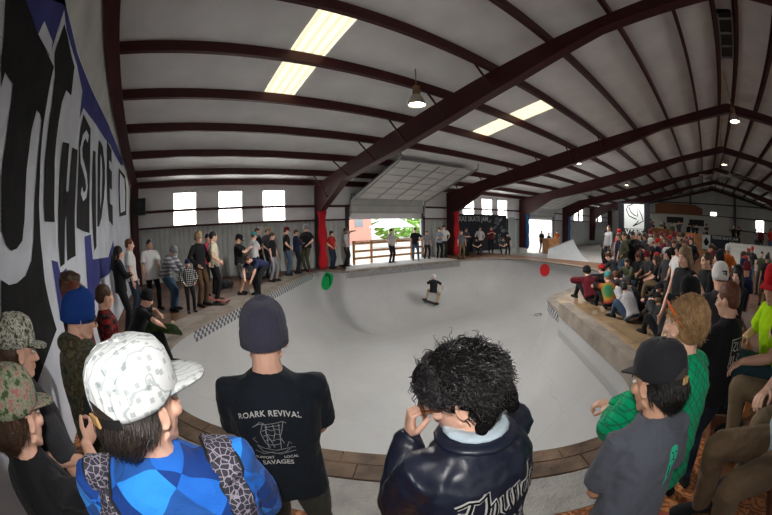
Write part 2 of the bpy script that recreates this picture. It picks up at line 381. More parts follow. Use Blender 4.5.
# ---- hair and hats live in the head frame (object placed with the head's matrix)
def shell(mb,c,r,z0,n=16,m=8,dz=0,power=1.,front=0.,rib=0,thick=None):
    """dome from height z0 up; closed underneath"""
    rings=[]; t0=math.asin(max(-1,min(1,z0/r[2])))
    for i in range(m+1):
        t=t0+(PI/2-t0)*i/m; k=max(math.cos(t),.02)**power; zz=r[2]*math.sin(t)
        rings.append([V((c[0]+r[0]*k*(1+(rib and .018*(j%2)))*math.cos(2*PI*j/n),c[1]+r[1]*k*(1+(rib and .018*(j%2)))*math.sin(2*PI*j/n)+front*i/m,c[2]+zz)) for j in range(n)])
    mb.loft(rings)
def mk_hair(style,det):
    mb=MB(); n=18
    if style=='short': mb.ell((0,-.022,.038),(.085,.1,.09),None,n,12); mb.ell((0,-.05,-.01),(.074,.066,.066),None,n,12)
    elif style=='buzz': mb.ell((0,-.018,.032),(.08,.1,.092),None,n,12)
    elif style=='messy':
        mb.ell((0,-.02,.045),(.092,.108,.096),None,n,12); mb.ell((0,-.055,-.012),(.08,.07,.075),None,n,12)
        for k in range(26):
            a=k*2.4; z=.02+.09*((k*37)%10)/10; mb.ell((.075*math.cos(a),-.02+.085*math.sin(a)-(.02 if math.sin(a)>0 else 0),z+.0),(.03,.03,.025))
        mb.ell((0,.055,.085),(.06,.04,.03))
    elif style=='curly':
        mb.ell((0,-.02,.04),(.096,.11,.098),None,n,12); mb.ell((0,-.058,-.018),(.084,.07,.08),None,n,12)
        mb.ell((0,.06,.085),(.066,.05,.034))
        for k in range(60):
            a=k*2.4; t=.15+1.1*((k*37)%17)/17
            mb.ell((.088*math.cos(a)*math.cos(t),-.025+.1*math.sin(a)*math.cos(t),.042+.092*math.sin(t)),(.026,.026,.022),None,8,6)
        for k in range(26):
            a=PI+.1+ (PI-.2)*((k*7)%26)/26; mb.ell((.084*math.cos(a),-.03+.105*math.sin(a),-.08+.09*((k*5)%9)/9),(.022,.022,.024),None,8,6)
    elif style=='long':
        mb.ell((0,-.02,.038),(.088,.104,.092),None,n,12); mb.tube([(0,-.06,.03),(0,-.09,-.08),(0,-.1,-.22),(0,-.09,-.34)],[(.08,.055),(.085,.045),(.09,.035),(.06,.02)],12,flat=(1,0,0))
        for q in(-1,1): mb.tube([(q*.07,.0,.03),(q*.086,.0,-.07),(q*.09,-.02,-.2),(q*.085,-.03,-.3)],[.03,.03,.028,.015],8)
    elif style=='under':   # hair showing below a cap
        mb.ell((0,-.04,-.002),(.082,.085,.075),None,n,12); mb.ell((0,-.062,-.045),(.07,.05,.045),None,n,12)
    elif style=='tail':
        mb.ell((0,-.02,.036),(.084,.1,.09),None,n,12); mb.tube([(0,-.11,.05),(0,-.16,.02),(0,-.155,-.12)],[.02,.03,.012],8)
    return remesh(mb.mesh(),.008 if det==2 else (.014 if det==1 else .02),1)
def mk_hat(style,det):
    mb=MB(); n=40 if det==2 else 14
    if style in('cap','capback'):
        rings=[]
        for i,(k,z) in enumerate(((1.0,.018),(1.02,.03),(1.0,.065),(.93,.098),(.78,.122),(.52,.137),(.2,.143),(.03,.1435))):
            rings.append([V((.087*k*math.cos(2*PI*j/n),-.012+.108*k*math.sin(2*PI*j/n)+ (.006 if math.sin(2*PI*j/n)>0 and 0<i<5 else 0),z+(.006 if math.sin(2*PI*j/n)>.3 else 0)*(i<6))) for j in range(n)])
        mb.loft(rings)
    elif style=='beanie':
        rings=[]; nn=96 if det==2 else 14
        for (k,z,) in ((.98,-.012),(1.04,-.008),(1.05,.03),(1.045,.044),(1.005,.05),(1.01,.07),(.97,.097),(.875,.122),(.72,.142),(.52,.155),(.28,.162),(.05,.164)):
            rings.append([V((.09*k*(1+(.012*(j%4<2) if det==2 else 0))*math.cos(2*PI*j/nn),-.014+.108*k*(1+(.012*(j%4<2) if det==2 else 0))*math.sin(2*PI*j/nn),z+.012*math.sin(2*PI*j/nn))) for j in range(nn)])
        mb.loft(rings)
    elif style=='helmet':
        rings=[]
        for (k,z) in ((.95,-.02),(1.06,-.018),(1.1,.02),(1.08,.07),(.98,.11),(.75,.142),(.4,.16),(.05,.165)):
            rings.append([V((.095*k*math.cos(2*PI*j/n),-.012+.115*k*math.sin(2*PI*j/n),z+(.03 if math.sin(2*PI*j/n)>.3 else 0)*(z<.05))) for j in range(n)])
        mb.loft(rings)
    elif style=='hood':
        mb.ell((0,-.035,.02),(.105,.115,.125),None,16,10); mb.ell((0,-.06,-.09),(.1,.09,.06),None,16,8)
    me=mb.mesh(style,smooth=True) if style!='hood' else remesh(mb.mesh(),.02,1)
    return me
def mk_brim(back=False,det=1,flat=.0,L=.075):
    rows=[];n=13; q=-1 if back else 1
    top=[];bot=[]
    for i in range(6):
        t=i/5; 
        for j in range(n):
            a=R(20+140*j/(n-1)); x=math.cos(a)*.084*(1-.12*t*t); y0=math.sin(a)*.108-.016
            y=y0*(1-t)+ (math.sin(a)**.55*L+.082)*t; 
            z=.026-.012*t-(.012-flat)*(abs(x)/.084)**2*(1+t)*1.1+.004*math.sin(a)
            top.append(V((x,y*q,z+.002))); bot.append(V((x,y*q,z-.0025)))
    mb=MB(); fs=[]; N=len(top)
    for i in range(5):
        for j in range(n-1):
            a=i*n+j; fs.append((a,a+1,a+n+1,a+n)); fs.append((N+a,N+a+n,N+a+n+1,N+a+1))
    for j in range(n-1): fs.append((5*n+j,5*n+j+1,N+5*n+j+1,N+5*n+j)); fs.append((j,N+j,N+j+1,j+1))
    for i in range(5): fs.append((i*n,(i+1)*n,N+(i+1)*n,N+i*n)); fs.append((i*n+n-1,N+i*n+n-1,N+(i+1)*n+n-1,(i+1)*n+n-1))
    mb.add(top+bot,fs); return mb.mesh('brim',smooth=True)
def mk_strands(kind,count,seed=1,thick=.0011):
    """individual locks over the scalp, in the head frame"""
    rnd=random.Random(seed); mb=MB()
    P={'curly':dict(c=V((0,-.025,.035)),r=V((.1,.112,.1)),L=.05,g=.5,curl=.012,lo=-.75),
       'blond':dict(c=V((0,-.02,.034)),r=V((.086,.104,.094)),L=.055,g=.8,curl=.002,lo=-.75),
       'brown':dict(c=V((0,-.024,.036)),r=V((.088,.106,.094)),L=.07,g=.9,curl=.004,lo=-.8),
       'fringe':dict(c=V((0,.045,.078)),r=V((.074,.058,.044)),L=.05,g=.5,curl=.012,lo=-.2),
       'under':dict(c=V((0,-.035,.0)),r=V((.086,.092,.08)),L=.085,g=1.3,curl=.004,lo=-.35,hi=.35)}[kind]
    for k in range(count):
        while True:
            z=rnd.uniform(P['lo'],P.get('hi',1.)); a=rnd.uniform(0,2*PI); cz=math.sqrt(max(0,1-z*z)); d=V((cz*math.cos(a),cz*math.sin(a),z))
            if kind!='fringe' and d.y>.25 and z<(.05 if kind=='curly' else .35): continue
            if abs(d.x)>.75 and z<.1 and d.y>-.25: continue
            break
        c=P['c']; r=P['r']; p=V((c.x+d.x*r.x,c.y+d.y*r.y,c.z+d.z*r.z))*1.0
        flow=V((d.x*.5,(-.9 if kind!='curly' else -.2)*(1-abs(d.y)*.3)+ (.5 if (d.y>.45 and kind=='curly') else 0),-P['g'])); flow-=d*flow.dot(d)*.9; 
        flow+=V((rnd.gauss(0,.3),rnd.gauss(0,.3),rnd.gauss(0,.2)))*(.8 if kind=='curly' else .3)
        if flow.length<.01: flow=V((0,-1,0))
        flow.normalize(); L=P['L']*rnd.uniform(.6,1.15); sd=d.cross(flow).normalized(); ph=rnd.uniform(0,6.3)
        pts=[];N=7
        for i in range(N):
            t=i/(N-1); q=p-d*.008+flow*L*t+d*(.012*math.sin(t*PI)+ (.006*t if kind in('curly','fringe') else .003*t))
            q+=(sd*math.sin(ph+t*9)+d*math.cos(ph+t*9)*.6)*P['curl']*t
            # stay outside the scalp
            e=V(((q.x-c.x)/r.x,(q.y-c.y)/r.y,(q.z-c.z)/r.z))
            if e.length<.98 and q.z>-.05: e.normalize(); q=V((c.x+e.x*r.x,c.y+e.y*r.y,c.z+e.z*r.z))
            pts.append(q)
        w=thick*rnd.uniform(.8,1.8)
        mb.tube(pts,[w*.6,w,w*1.1,w,w*.8,w*.55,w*.15],3)
    return mb.mesh('strands',smooth=True)
CACHE={}
def cached(key,fn):
    if key not in CACHE: CACHE[key]=fn()
    return CACHE[key]
HAIRC={'black':(.012,.01,.009),'brown':(.06,.03,.015),'blond':(.34,.2,.09),'auburn':(.12,.035,.015),'grey':(.3,.29,.28),'sandy':(.2,.12,.06)}
def hairmat(c): return mat('hair_'+c,HAIRC[c],rough=.45,spec=.4,var=.4,vscale=40,bump=.4,bscale=90)
COLS=dict(black=(.012,.012,.014),charcoal=(.04,.04,.045),navy=(.015,.022,.06),white=(.62,.61,.6),grey=(.22,.22,.23),red=(.4,.02,.015),maroon=(.12,.012,.02),blue=(.03,.09,.3),teal=(.05,.25,.25),green=(.03,.12,.05),brown=(.09,.05,.028),tan=(.35,.25,.15),cream=(.6,.55,.42),pink=(.45,.05,.1),orange=(.5,.12,.02),olive=(.055,.06,.035),khaki=(.16,.11,.06),jeans=(.05,.09,.15),paleblue=(.35,.45,.52),purple=(.08,.03,.12),yellow=(.55,.4,.05),lightgrey=(.42,.42,.43),darkjeans=(.02,.03,.05))
def C(c): return c if not isinstance(c,str) else (MC[c] if c in MC else cloth('cloth_'+c,COLS[c]))
def person(label,loc,face,h=1.75,pose='stand',P=None,det=0,top='black',sleeve='short',legs='darkjeans',short=False,shoes='black',hair=('short','brown'),hat=None,skin_='fair',group=None,fit=1.,bulk=0.,hem=-.1,eyes=None,fold=0.,wide=0.,body_only=False,cat='person'):
    """face: heading in degrees from +X; returns (root, dict of parts, skeleton, head matrix)"""
    spec=dict(POSES[pose]); 
    if P: spec.update(P)
    key=(pose,det,repr(sorted((P or {}).items(),key=str)))
    r=E('person',loc,R(face-90),label,cat,group,h/1.75)
    s=skel(spec); Mh=Matrix.Translation(s.hc)@s.Rh.to_4x4(); parts={}
    parts['body']=O('body',cached(('b',)+key,lambda:mk_body(spec,det)),SK[skin_],r)
    parts['shirt']=O('shirt',cached(('s',sleeve,fit,bulk,hem,fold)+key,lambda:mk_shirt(spec,sleeve,det,fit,hem,bulk,fold)),C(top),r)
    parts['trousers']=O('shorts' if short else 'trousers',cached(('t',short,wide,fold)+key,lambda:mk_trousers(spec,det,short,wide,fold)),C(legs),r)
    for l in (True,False): O('shoe',cached(('f',l)+key,lambda l=l:mk_shoe(spec,l,det)),C(shoes),r)
    def onhead(nm,me,m):
        o=O(nm,me,m,r); o.matrix_local=Mh; return o
    if hair: parts['hair']=onhead('hair',cached(('h',hair[0],det),lambda:mk_hair(hair[0],det)),hairmat(hair[1]))
    if hat:
        st=hat[0]; base='cap' if st=='capback' else st
        parts['hat']=onhead('cap' if base=='cap' else ('hood' if base=='hood' else base),cached(('hat',base,det),lambda:mk_hat(base,det)),C(hat[1]))
        if base=='cap':
            b=O('brim',cached(('brim',st,det),lambda:mk_brim(st=='capback',det)),C(hat[2] if len(hat)>2 else hat[1]),parts['hat'])
    if det>=1:
        for q in(-1,1):
            mb=MB(); mb.ell((q*.031,.0815,.006),(.0125,.0095,.008),None,12,8); ey=onhead('eye',mb.mesh('eye',smooth=True),mat('eye_white',(.6,.57,.54),rough=.2))
            mb=MB(); mb.ell((q*.031,.0885,.006),(.0055,.0035,.0055),None,12,8); O('iris',mb.mesh('iris',smooth=True),mat('iris_dark',(.03,.018,.01),rough=.15),ey)
            mb=MB(); mb.tube([(q*.015,.092,.027),(q*.033,.093,.032),(q*.052,.078,.026)],[.0022,.003,.0015],6); onhead('eyebrow',mb.mesh('eyebrow',smooth=True),hairmat(hair[1] if hair else 'brown'))
    return r,parts,s,Mh
# ------------------------------------------------------------------ the building
XL=-1.55; XR=46.2; YW=13.8; YB=-17.4; YR=-1.78
roofz=lambda y: 6.8-.21*abs(y-YR)      # underside of the purlins
FR=[6.3,14.4,22.3,30.3,38.25]
# wall materials
def corrugated(name,col,step=.2):
    m=mat(name,col,rough=.55,var=.08,vscale=2); N,L=nt(m); b=N['Principled BSDF']; tc=N.new('ShaderNodeTexCoord')
    s=N.new('ShaderNodeSeparateXYZ'); L.new(tc.outputs['Object'],s.inputs[0])
    ad=N.new('ShaderNodeMath'); ad.operation='ADD'; L.new(s.outputs['X'],ad.inputs[0]); L.new(s.outputs['Y'],ad.inputs[1])
    a=N.new('ShaderNodeMath'); a.operation='MULTIPLY'; a.inputs[1].default_value=1/step; L.new(ad.outputs[0],a.inputs[0])
    f=N.new('ShaderNodeMath'); f.operation='FRACT'; L.new(a.outputs[0],f.inputs[0])
    r=ramp(N,[(0,(0,0,0)),(.12,(1,1,1)),(.3,(1,1,1)),(.42,(0,0,0))]); L.new(f.outputs[0],r.inputs['Fac'])
    bp=N.new('ShaderNodeBump'); bp.inputs['Strength'].default_value=.9; bp.inputs['Distance'].default_value=.04; L.new(r.outputs['Color'],bp.inputs['Height']); L.new(bp.outputs['Normal'],b.inputs['Normal']); return m
METALW=corrugated('ribbed_metal_siding',(.46,.48,.46))
def S(name,mb,m,**k): return O(name,mb,m,kind='structure',**k)
# side wall: stacked pieces around openings
D1=(8.0,12.45,2.35); D2=(23.6,28.1,2.28)
wins=[(.23,1.14),(2.1,3.06),(3.97,4.93)]
wins+=[(15.87,16.9),(17.75,18.82),(19.55,20.65),(31.3,32.3),(33.4,34.4),(35.0,35.9),(39.9,40.9),(41.9,42.9)]
def wall_y(y0,y1):
    """ribbed metal to z 2.07, insulation above, windows and doors left open"""
    lo=MB();hi=MB(); t=.12
    xs=[XL]+[a for D in (D1,D2) for a in D[:2]]+[XR]
    for i in range(0,len(xs),2):
        a,b=xs[i],xs[i+1]; z0=-.6
        lo.box(((a+b)/2,y0,(z0+2.07)/2),(b-a,t,2.07-z0))
    for D in (D1,D2): hi.box(((D[0]+D[1])/2,y0,(D[2]+2.55)/2),(D[1]-D[0],t,2.55-D[2]))
    # insulation band 2.07..4.2 with window holes (2.13..3.34)
    hx=sorted(wins); cur=XL
    for a,b in hx:
        hi.box(((cur+a)/2,y0,3.1),(a-cur,t,2.06)) if a>cur else None
        hi.box(((a+b)/2,y0,3.755),(b-a,t,.83)); hi.box(((a+b)/2,y0,2.1),(b-a,t,.06)); cur=b
    hi.box(((cur+XR)/2,y0,3.1),(XR-cur,t,2.06))
    return lo,hi
lo,hi=wall_y(YW+.06,0)
# door heads overlap the band: cut the band between the jambs by keeping it above the head only
S('wall_side_lower',lo,METALW); S('wall_side_upper',hi,WHITE_INS)
# windows: translucent ribbed panels lit by daylight
def glow(name,c,s,rib=0.):
    m=bpy.data.materials.new(name); m.use_nodes=True; N,L=nt(m); b=N['Principled BSDF']; b.inputs['Base Color'].default_value=(.6,.58,.5,1); b.inputs['Roughness'].default_value=.4
    tc=N.new('ShaderNodeTexCoord'); w=N.new('ShaderNodeTexWave'); w.inputs['Scale'].default_value=rib or 3.; w.inputs['Distortion'].default_value=.6; w.inputs['Detail'].default_value=2
    mp=N.new('ShaderNodeMapping'); L.new(tc.outputs['Object'],mp.inputs['Vector']); L.new(mp.outputs['Vector'],w.inputs['Vector'])
    r=ramp(N,[(0,tuple(x*.62 for x in c)),(.45,c),(1,tuple(min(1,x*1.1) for x in c))]); L.new(w.outputs['Color'],r.inputs['Fac']); L.new(r.outputs['Color'],b.inputs['Emission Color']); b.inputs['Emission Strength'].default_value=s; return m
WIN=glow('daylit_window_panel',(1.,.97,.9),1.7,2.2); SKY_=glow('daylit_skylight_panel',(1.,.82,.52),.25,1.6)
for i,(a,b) in enumerate(wins):
    z1=3.34
    w=S('window_%d'%(i+1),MB(),WIN); mb=MB(); 
    # gently ribbed sheet
    n=int((b-a)/.04)
    rings=[[V((a+(b-a)*k/n,YW+.05+.012*math.cos(k*1.57),2.13)),V((a+(b-a)*k/n,YW+.05+.012*math.cos(k*1.57),z1)),V((a+(b-a)*k/n,YW+.07,z1)),V((a+(b-a)*k/n,YW+.07,2.13))] for k in range(n+1)]
    mb.loft(rings); me=mb.mesh('window'); me.materials.append(None); w.data=me; w.material_slots[0].link='OBJECT'; w.material_slots[0].material=WIN
# left (end) wall, far gable, back wall
mb=MB(); mb.prism([(YB,-.6),(YW,-.6),(YW,roofz(YW)+.3),(YR,roofz(YR)+.35),(YB,roofz(YB)+.3)],XL-.2,XL,'yz')
CONC=mat('painted_block_wall',(.5,.5,.485),rough=.8,var=.18,vscale=1.3,bump=.25,bscale=6)
S('wall_left',mb,CONC)
mb=MB(); mb.prism([(YB,-.6),(YW,-.6),(YW,roofz(YW)+.3),(YR,roofz(YR)+.35),(YB,roofz(YB)+.3)],XR,XR+.2,'yz'); S('wall_far',mb,mat('far_wall_white',(.36,.36,.33),rough=.7,var=.1,vscale=1,bump=.3,bscale=1))
mb=MB(); mb.box(((XL+XR)/2,YB-.1,1.6),(XR-XL,.2,4.6)); S('wall_back',mb,METALW)
for i in range(12):
    mb=MB(); mb.box((1.2+i*3.4,YB+.02,2.75),(1.3,.05,1.25)); S('window_%d'%(30+i),mb,WIN)  # unseen emissive panels, added behind the camera to brighten the ceiling
for i in range(4):
    mb=MB(); mb.box((XL+.02,-6-i*2.6,2.75),(.05,1.2,1.25)); S('window_%d'%(50+i),mb,WIN)  # more glow panels added out of view as fill light
# roof deck
mb=MB(); q=.24
mb.prism([(YW+.1,roofz(YW+.1)+q),(YR,roofz(YR)+q),(YB-.1,roofz(YB-.1)+q),(YB-.1,roofz(YB-.1)+q+.1),(YR,roofz(YR)+q+.1),(YW+.1,roofz(YW+.1)+q+.1)],XL-.2,XR+.2,'yz')
S('ceiling',mb,WHITE_INS)
# purlins (C sections) and eave strut
PY=[13.62,12.45,10.85,9.15,7.55,5.95,4.4,2.8,1.2,-.3,-1.45]
for y in PY+[2*YR-y for y in PY[::-1]]:
    if y<YB+.2: continue
    s=1 if y>YR else -1
    mb=MB(); z=roofz(y); sl=-.21*s
    mb.prism([(y-.05,z+.05*.21),(y+.05,z-.05*.21*0),(y+.05,z+.05),(y-.03,z+.05),(y-.03,z+.2),(y+.05,z+.2),(y+.05,z+.235),(y-.05,z+.235)],XL,XR,'yz')
    S('roof_purlin',mb,WINE)
# portal frames: tapered columns and rafters, flanges included
def frame(x,half=False):
    mb=MB(); t=.14
    bot=[(13.15,0),(13.0,2.45),(11.0,3.52),(7.8,4.08),(5.75,4.55),(3.7,5.1),(1.5,5.8),(YR,6.42)]
    if half: bot=[(13.3,0),(13.2,3.6),(11.0,4.0),(7.8,4.6),(5.75,5.0),(3.7,5.42),(1.5,5.85),(YR,6.5)]
    top=[(YW-.03,0),(YW-.03,roofz(YW))]+[(y,roofz(y)) for y in (11,7.8,5.75,3.7,1.5,YR)]
    for sgn in (1,-1):
        M=(lambda p:p) if sgn==1 else (lambda p:(2*YR-p[0],p[1]))
        B=[M(p) for p in bot]; T=[M(p) for p in top]
        for i in range(len(B)-1):
            mb.prism([B[i],B[i+1],T[i+1],T[i]],x-.012,x+.012,'yz')
            a=V((x,B[i][0],B[i][1]));b=V((x,B[i+1][0],B[i+1][1])); mb.bar(a,b,.02,.02)
            d=(b-a).normalized(); nn=V((0,-d.z,d.y))*.02*(1 if sgn==1 else -1)
            mb.add([a+V((-t,0,0)),a+V((t,0,0)),b+V((t,0,0)),b+V((-t,0,0)),a+V((-t,0,0))+nn,a+V((t,0,0))+nn,b+V((t,0,0))+nn,b+V((-t,0,0))+nn],[(0,1,2,3),(7,6,5,4),(0,4,5,1),(1,5,6,2),(2,6,7,3),(3,7,4,0)])
    return mb
for x in FR: S('rafter_frame',frame(x),WINE)
S('rafter_frame',frame(XL+.2,True),WINE); S('rafter_frame',frame(XR-.2,True),WINE)
# flange braces at the frames
for x in FR[:2]:
    for y in (12.45,10.85,9.15,7.55,5.95,4.4):
        mb=MB(); zb={12.45:2.85,10.85:3.55,9.15:3.85,7.55:4.12,5.95:4.5,4.4:4.9}[y]
        mb.bar((x+.0,y,zb+.1),(x-.62,y,roofz(y)+.01),.04,.04); S('flange_brace',mb,WINE)
# girts on the side wall
for z,xx in ((4.12,[(XL,XR)]),(2.68,[(XL,8.0),(12.45,23.6),(28.1,XR)]),(2.07,[(XL,8.0),(12.45,23.6),(28.1,XR)])):
    for a,b in xx: mb=MB(); mb.box(((a+b)/2,YW-.07,z),(b-a,.14,.1 if z!=2.07 else .07)); S('wall_girt',mb,WINE)
for x in (7.9,12.55,23.5,28.2):
    mb=MB(); mb.box((x,YW-.06,1.3),(.14,.12,2.9)); S('door_jamb',mb,mat('dark_steel',(.05,.045,.045),rough=.6))
# far gable framing
for y in (-5.1,1.6,-11.5): mb=MB(); mb.box((XR-.12,y,3),(.24,.24,6.4 if y>-6 else 5)); S('gable_column',mb,mat('dark_steel',(.05,.045,.045)))
for z in (2.05,3.5,4.9): mb=MB(); mb.box((XR-.1,-1.8,z),(.18,26 if z<4 else 17,.14)); S('wall_girt',mb,mat('dark_steel',(.05,.045,.045)))
for i,(y0,y1,z0,z1) in enumerate([(-9.6,-8.4,2.1,3.45),(-2.2,-1.4,3.55,3.95)]):
    mb=MB(); mb.box((XR-.02,(y0+y1)/2,(z0+z1)/2),(.05,y1-y0,z1-z0)); S('window_%d'%(20+i),mb,WIN)
# skylights set between purlins
for x0,x1 in ((2.1,2.85),(9.25,10.1),(16.45,17.5),(24.3,25.4),(32.2,33.2)):
    for ya,yb in ((4.46,5.88),(6.02,7.48)):
        mb=MB(); za,zb=roofz(ya)+.225,roofz(yb)+.225
        mb.add([(x0,ya,za),(x1,ya,za),(x1,yb,zb),(x0,yb,zb),(x0,ya,za+.01),(x1,ya,za+.01),(x1,yb,zb+.01),(x0,yb,zb+.01)],[(0,1,2,3),(7,6,5,4),(0,4,5,1),(1,5,6,2),(2,6,7,3),(3,7,4,0)]); S('skylight_panel',mb,SKY_)
# sky-lit panels on the other slope give the same light there
for x0,x1 in ((2.1,2.85),(9.25,10.1),(16.45,17.5),(24.3,25.4)):
    mb=MB(); za,zb=roofz(-9.4)+.225,roofz(-11)+.225
    mb.add([(x0,-9.4,za),(x1,-9.4,za),(x1,-11,zb),(x0,-11,zb),(x0,-9.4,za+.01),(x1,-9.4,za+.01),(x1,-11,zb+.01),(x0,-11,zb+.01)],[(0,1,2,3),(7,6,5,4),(0,4,5,1),(1,5,6,2),(2,6,7,3),(3,7,4,0)]); S('skylight_panel',mb,SKY_)
# ridge ventilator throat
mb=MB(); mb.box((9.2,YR,6.95),(2.6,.45,.12)); S('ridge_vent',mb,BLACKM)
mb=MB()
for k in range(4): mb.box((8.1+k*.75,YR,6.86),(.04,.5,.05))
mb.box((9.2,YR-.22,6.86),(2.6,.03,.08)); mb.box((9.2,YR+.22,6.86),(2.6,.03,.08)); S('ridge_vent_frame',mb,GREYM)
# sectional doors rolled up under the roof
PANELW=mat('white_door_panel',(.5,.5,.47),rough=.5,var=.1,vscale=2)
for n,(a,b,_) in enumerate((D1,D2)):
    r=E('door_%d'%(n+1),(0,0,0),0,kind='structure')
    P0=V((0,13.35,2.62));P1=V((0,13.3,3.0));P2=V((0,10.1,4.28 if n==0 else 4.2))
    sec=MB(); rib=MB(); st=MB()
    sec.box(((a+b)/2,13.62,2.72),(b-a-.1,.04,.75))
    for z in (2.4,2.72,3.05): rib.box(((a+b)/2,13.58,z),(b-a-.1,.06,.035))
    d=(P2-P1)/6
    for k in range(6):
        A=P1+d*k;B=P1+d*(k+.96); nn=V((0,-d.z,d.y)).normalized()*.03
        sec.add([V((a+.05,A.y,A.z)),V((b-.05,A.y,A.z)),V((b-.05,B.y,B.z)),V((a+.05,B.y,B.z))]+[V((x,p.y,p.z))-nn for x,p in((a+.05,A),(b-.05,A),(b-.05,B),(a+.05,B))],[(0,1,2,3),(7,6,5,4),(0,4,5,1),(1,5,6,2),(2,6,7,3),(3,7,4,0)])
        for q in (0,.93): p=P1+d*(k+q)+nn*-1.2; rib.bar((a+.05,p.y,p.z-.02),(b-.05,p.y,p.z-.02),.05,.035)
        for j in range(5): x=a+.1+(b-a-.2)*j/4; st.bar((x,A.y,A.z-.06),(x,B.y,B.z-.06),.03,.03)
    O('door_section',sec,PANELW,r); O('section_rail',rib,GREYM,r); O('section_stile',st,GREYM,r)
    for x in (a-.03,b+.03):
        t=MB(); t.bar((x,13.6,2.2),(x,13.5,2.95),.06,.05); t.bar((x,13.5,2.95),(x,9.9,4.33),.06,.07); t.bar((x,9.9,4.33),(x,9.85,4.75),.04,.04); O('door_track',t,GREYM,r)
    t=MB(); t.tube([(a,13.5,3.2),(b,13.5,3.2)],[.035,.035],8); O('torsion_bar',t,GREYM,r)
# ------------------------------------------------------------------ bowl
BD=[(3.07,.54),(2.68,.79),(2.44,.99),(2.05,1.36),(1.68,1.72),(1.3,2.08),(.8,2.55),(.39,2.94),(.01,3.35),(-.28,3.84),(-.42,4.6),(-.4,5.4),(-.22,6.15),(.13,6.77),(.75,7.5),(1.55,8.4),(3.0,10.0),(4.3,11.4),(5.6,12.75),(6.15,12.95),(6.5,12.4),(6.75,11.97),(8.2,11.9),(9.84,11.8),(11.3,11.6),(12.8,11.4),(13.8,11.35),(14.7,11.0),(15.3,10.4),(15.6,9.5),(15.62,8.4),(15.45,7.1),(15.1,5.8),(14.7,5.0),(14.,4.45),(13.,4.2),(11.8,4.1),(10.7,4.08),(9.5,4.08),(8.5,4.1),(8.15,4.05),(7.85,3.85),(7.1,3.12),(6.4,2.42),(5.7,1.75),(5.0,1.05),(4.6,.72),(4.1,.47),(3.6,.4)]
bd=chaikin([V((x,y)) for x,y in BD],2)
# even spacing
def resample(P,step):
    out=[];L=0;n=len(P);acc=0
    tot=sum((P[(i+1)%n]-P[i]).length for i in range(n)); k=int(tot/step); st=tot/k; t=0;i=0;seg=(P[1]-P[0]).length
    for j in range(k):
        while t>seg: t-=seg; i+=1; seg=(P[(i+1)%n]-P[i%n]).length
        out.append(P[i%n].lerp(P[(i+1)%n],t/seg)); t+=st
    return out
bd=resample(bd,.16); NB=len(bd)
area=sum(bd[i].x*bd[(i+1)%NB].y-bd[(i+1)%NB].x*bd[i].y for i in range(NB))/2
if area<0: bd=bd[::-1]
nin=[]
for i in range(NB):
    acc=V((0,0))
    for k in (-2,-1,0,1,2): d=bd[(i+k+1)%NB]-bd[(i+k-1)%NB]; acc+=V((-d.y,d.x)).normalized()
    nin.append(acc.normalized())   # left normal of a CCW loop points inward
DEPTH=2.2; RH=2.1; DROP=.3
def prof(d):
    if d<=0: return 0
    u=max(0,1-d/RH); return -DEPTH+(DEPTH-DROP)*(1-math.sqrt(max(0,1-u*u)))
rings=[[V((p.x,p.y,z)) for p in bd] for z in (-.02,-.1,-.2,-DROP)]
for k in range(1,15):
    a=PI/2*k/14; d=RH*(1-math.cos(a)); z=-DROP-(DEPTH-DROP)*math.sin(a)
    # smooth the offset normals more and more with depth
    rr=[]
    w=4+int(k*1.5)
    for i in range(NB):
        acc=V((0,0))
        for j in range(-w,w+1): acc+=nin[(i+j)%NB]
        if acc.length<1e-3: acc=nin[i].copy()
        acc.normalize(); p=bd[i]+acc*d; rr.append(V((p.x,p.y,z)))
    rings.append(rr)
mb=MB(); mb.loft(rings,False)
def bowlmat():
    m=mat('white_bowl_paint',(.33,.325,.315),rough=.5,spec=.35); N,L=nt(m); b=N['Principled BSDF']; tc=N.new('ShaderNodeTexCoord')
    n=N.new('ShaderNodeTexNoise'); n.inputs['Scale'].default_value=.55; n.inputs['Detail'].default_value=9; n.inputs['Roughness'].default_value=.62; L.new(tc.outputs['Object'],n.inputs['Vector'])
    r=ramp(N,[(.25,(.29,.29,.285)),(.5,(.33,.33,.325)),(.75,(.36,.36,.355))]); L.new(n.outputs['Fac'],r.inputs['Fac'])
    # hairline scuffs
    w=N.new('ShaderNodeTexVoronoi'); w.feature='DISTANCE_TO_EDGE'; w.inputs['Scale'].default_value=.42
    n2=N.new('ShaderNodeTexNoise'); n2.inputs['Scale'].default_value=1.3; L.new(tc.outputs['Object'],n2.inputs['Vector'])
    mx=N.new('ShaderNodeMixRGB'); mx.inputs['Fac'].default_value=.25; L.new(tc.outputs['Object'],mx.inputs['Color1']); L.new(n2.outputs['Color'],mx.inputs['Color2']); L.new(mx.outputs['Color'],w.inputs['Vector'])
    r2=ramp(N,[(0,(.72,.72,.72)),(.0035,(1,1,1))]); L.new(w.outputs['Distance'],r2.inputs['Fac'])
    mu=N.new('ShaderNodeMixRGB'); mu.blend_type='MULTIPLY'; mu.inputs['Fac'].default_value=.5; L.new(r.outputs['Color'],mu.inputs['Color1']); L.new(r2.outputs['Color'],mu.inputs['Color2']); L.new(mu.outputs['Color'],b.inputs['Base Color']); return m
BOWL=bowlmat()
bowl=O('bowl_transition',mb.mesh('bowl_transition',smooth=True),BOWL,kind='structure')
mb=MB(); lo_=[V((p.x,p.y,-DEPTH)) for p in bd]; mb.add(lo_,[tuple(range(NB))]); bf=O('floor_bowl',mb,BOWL,kind='structure')
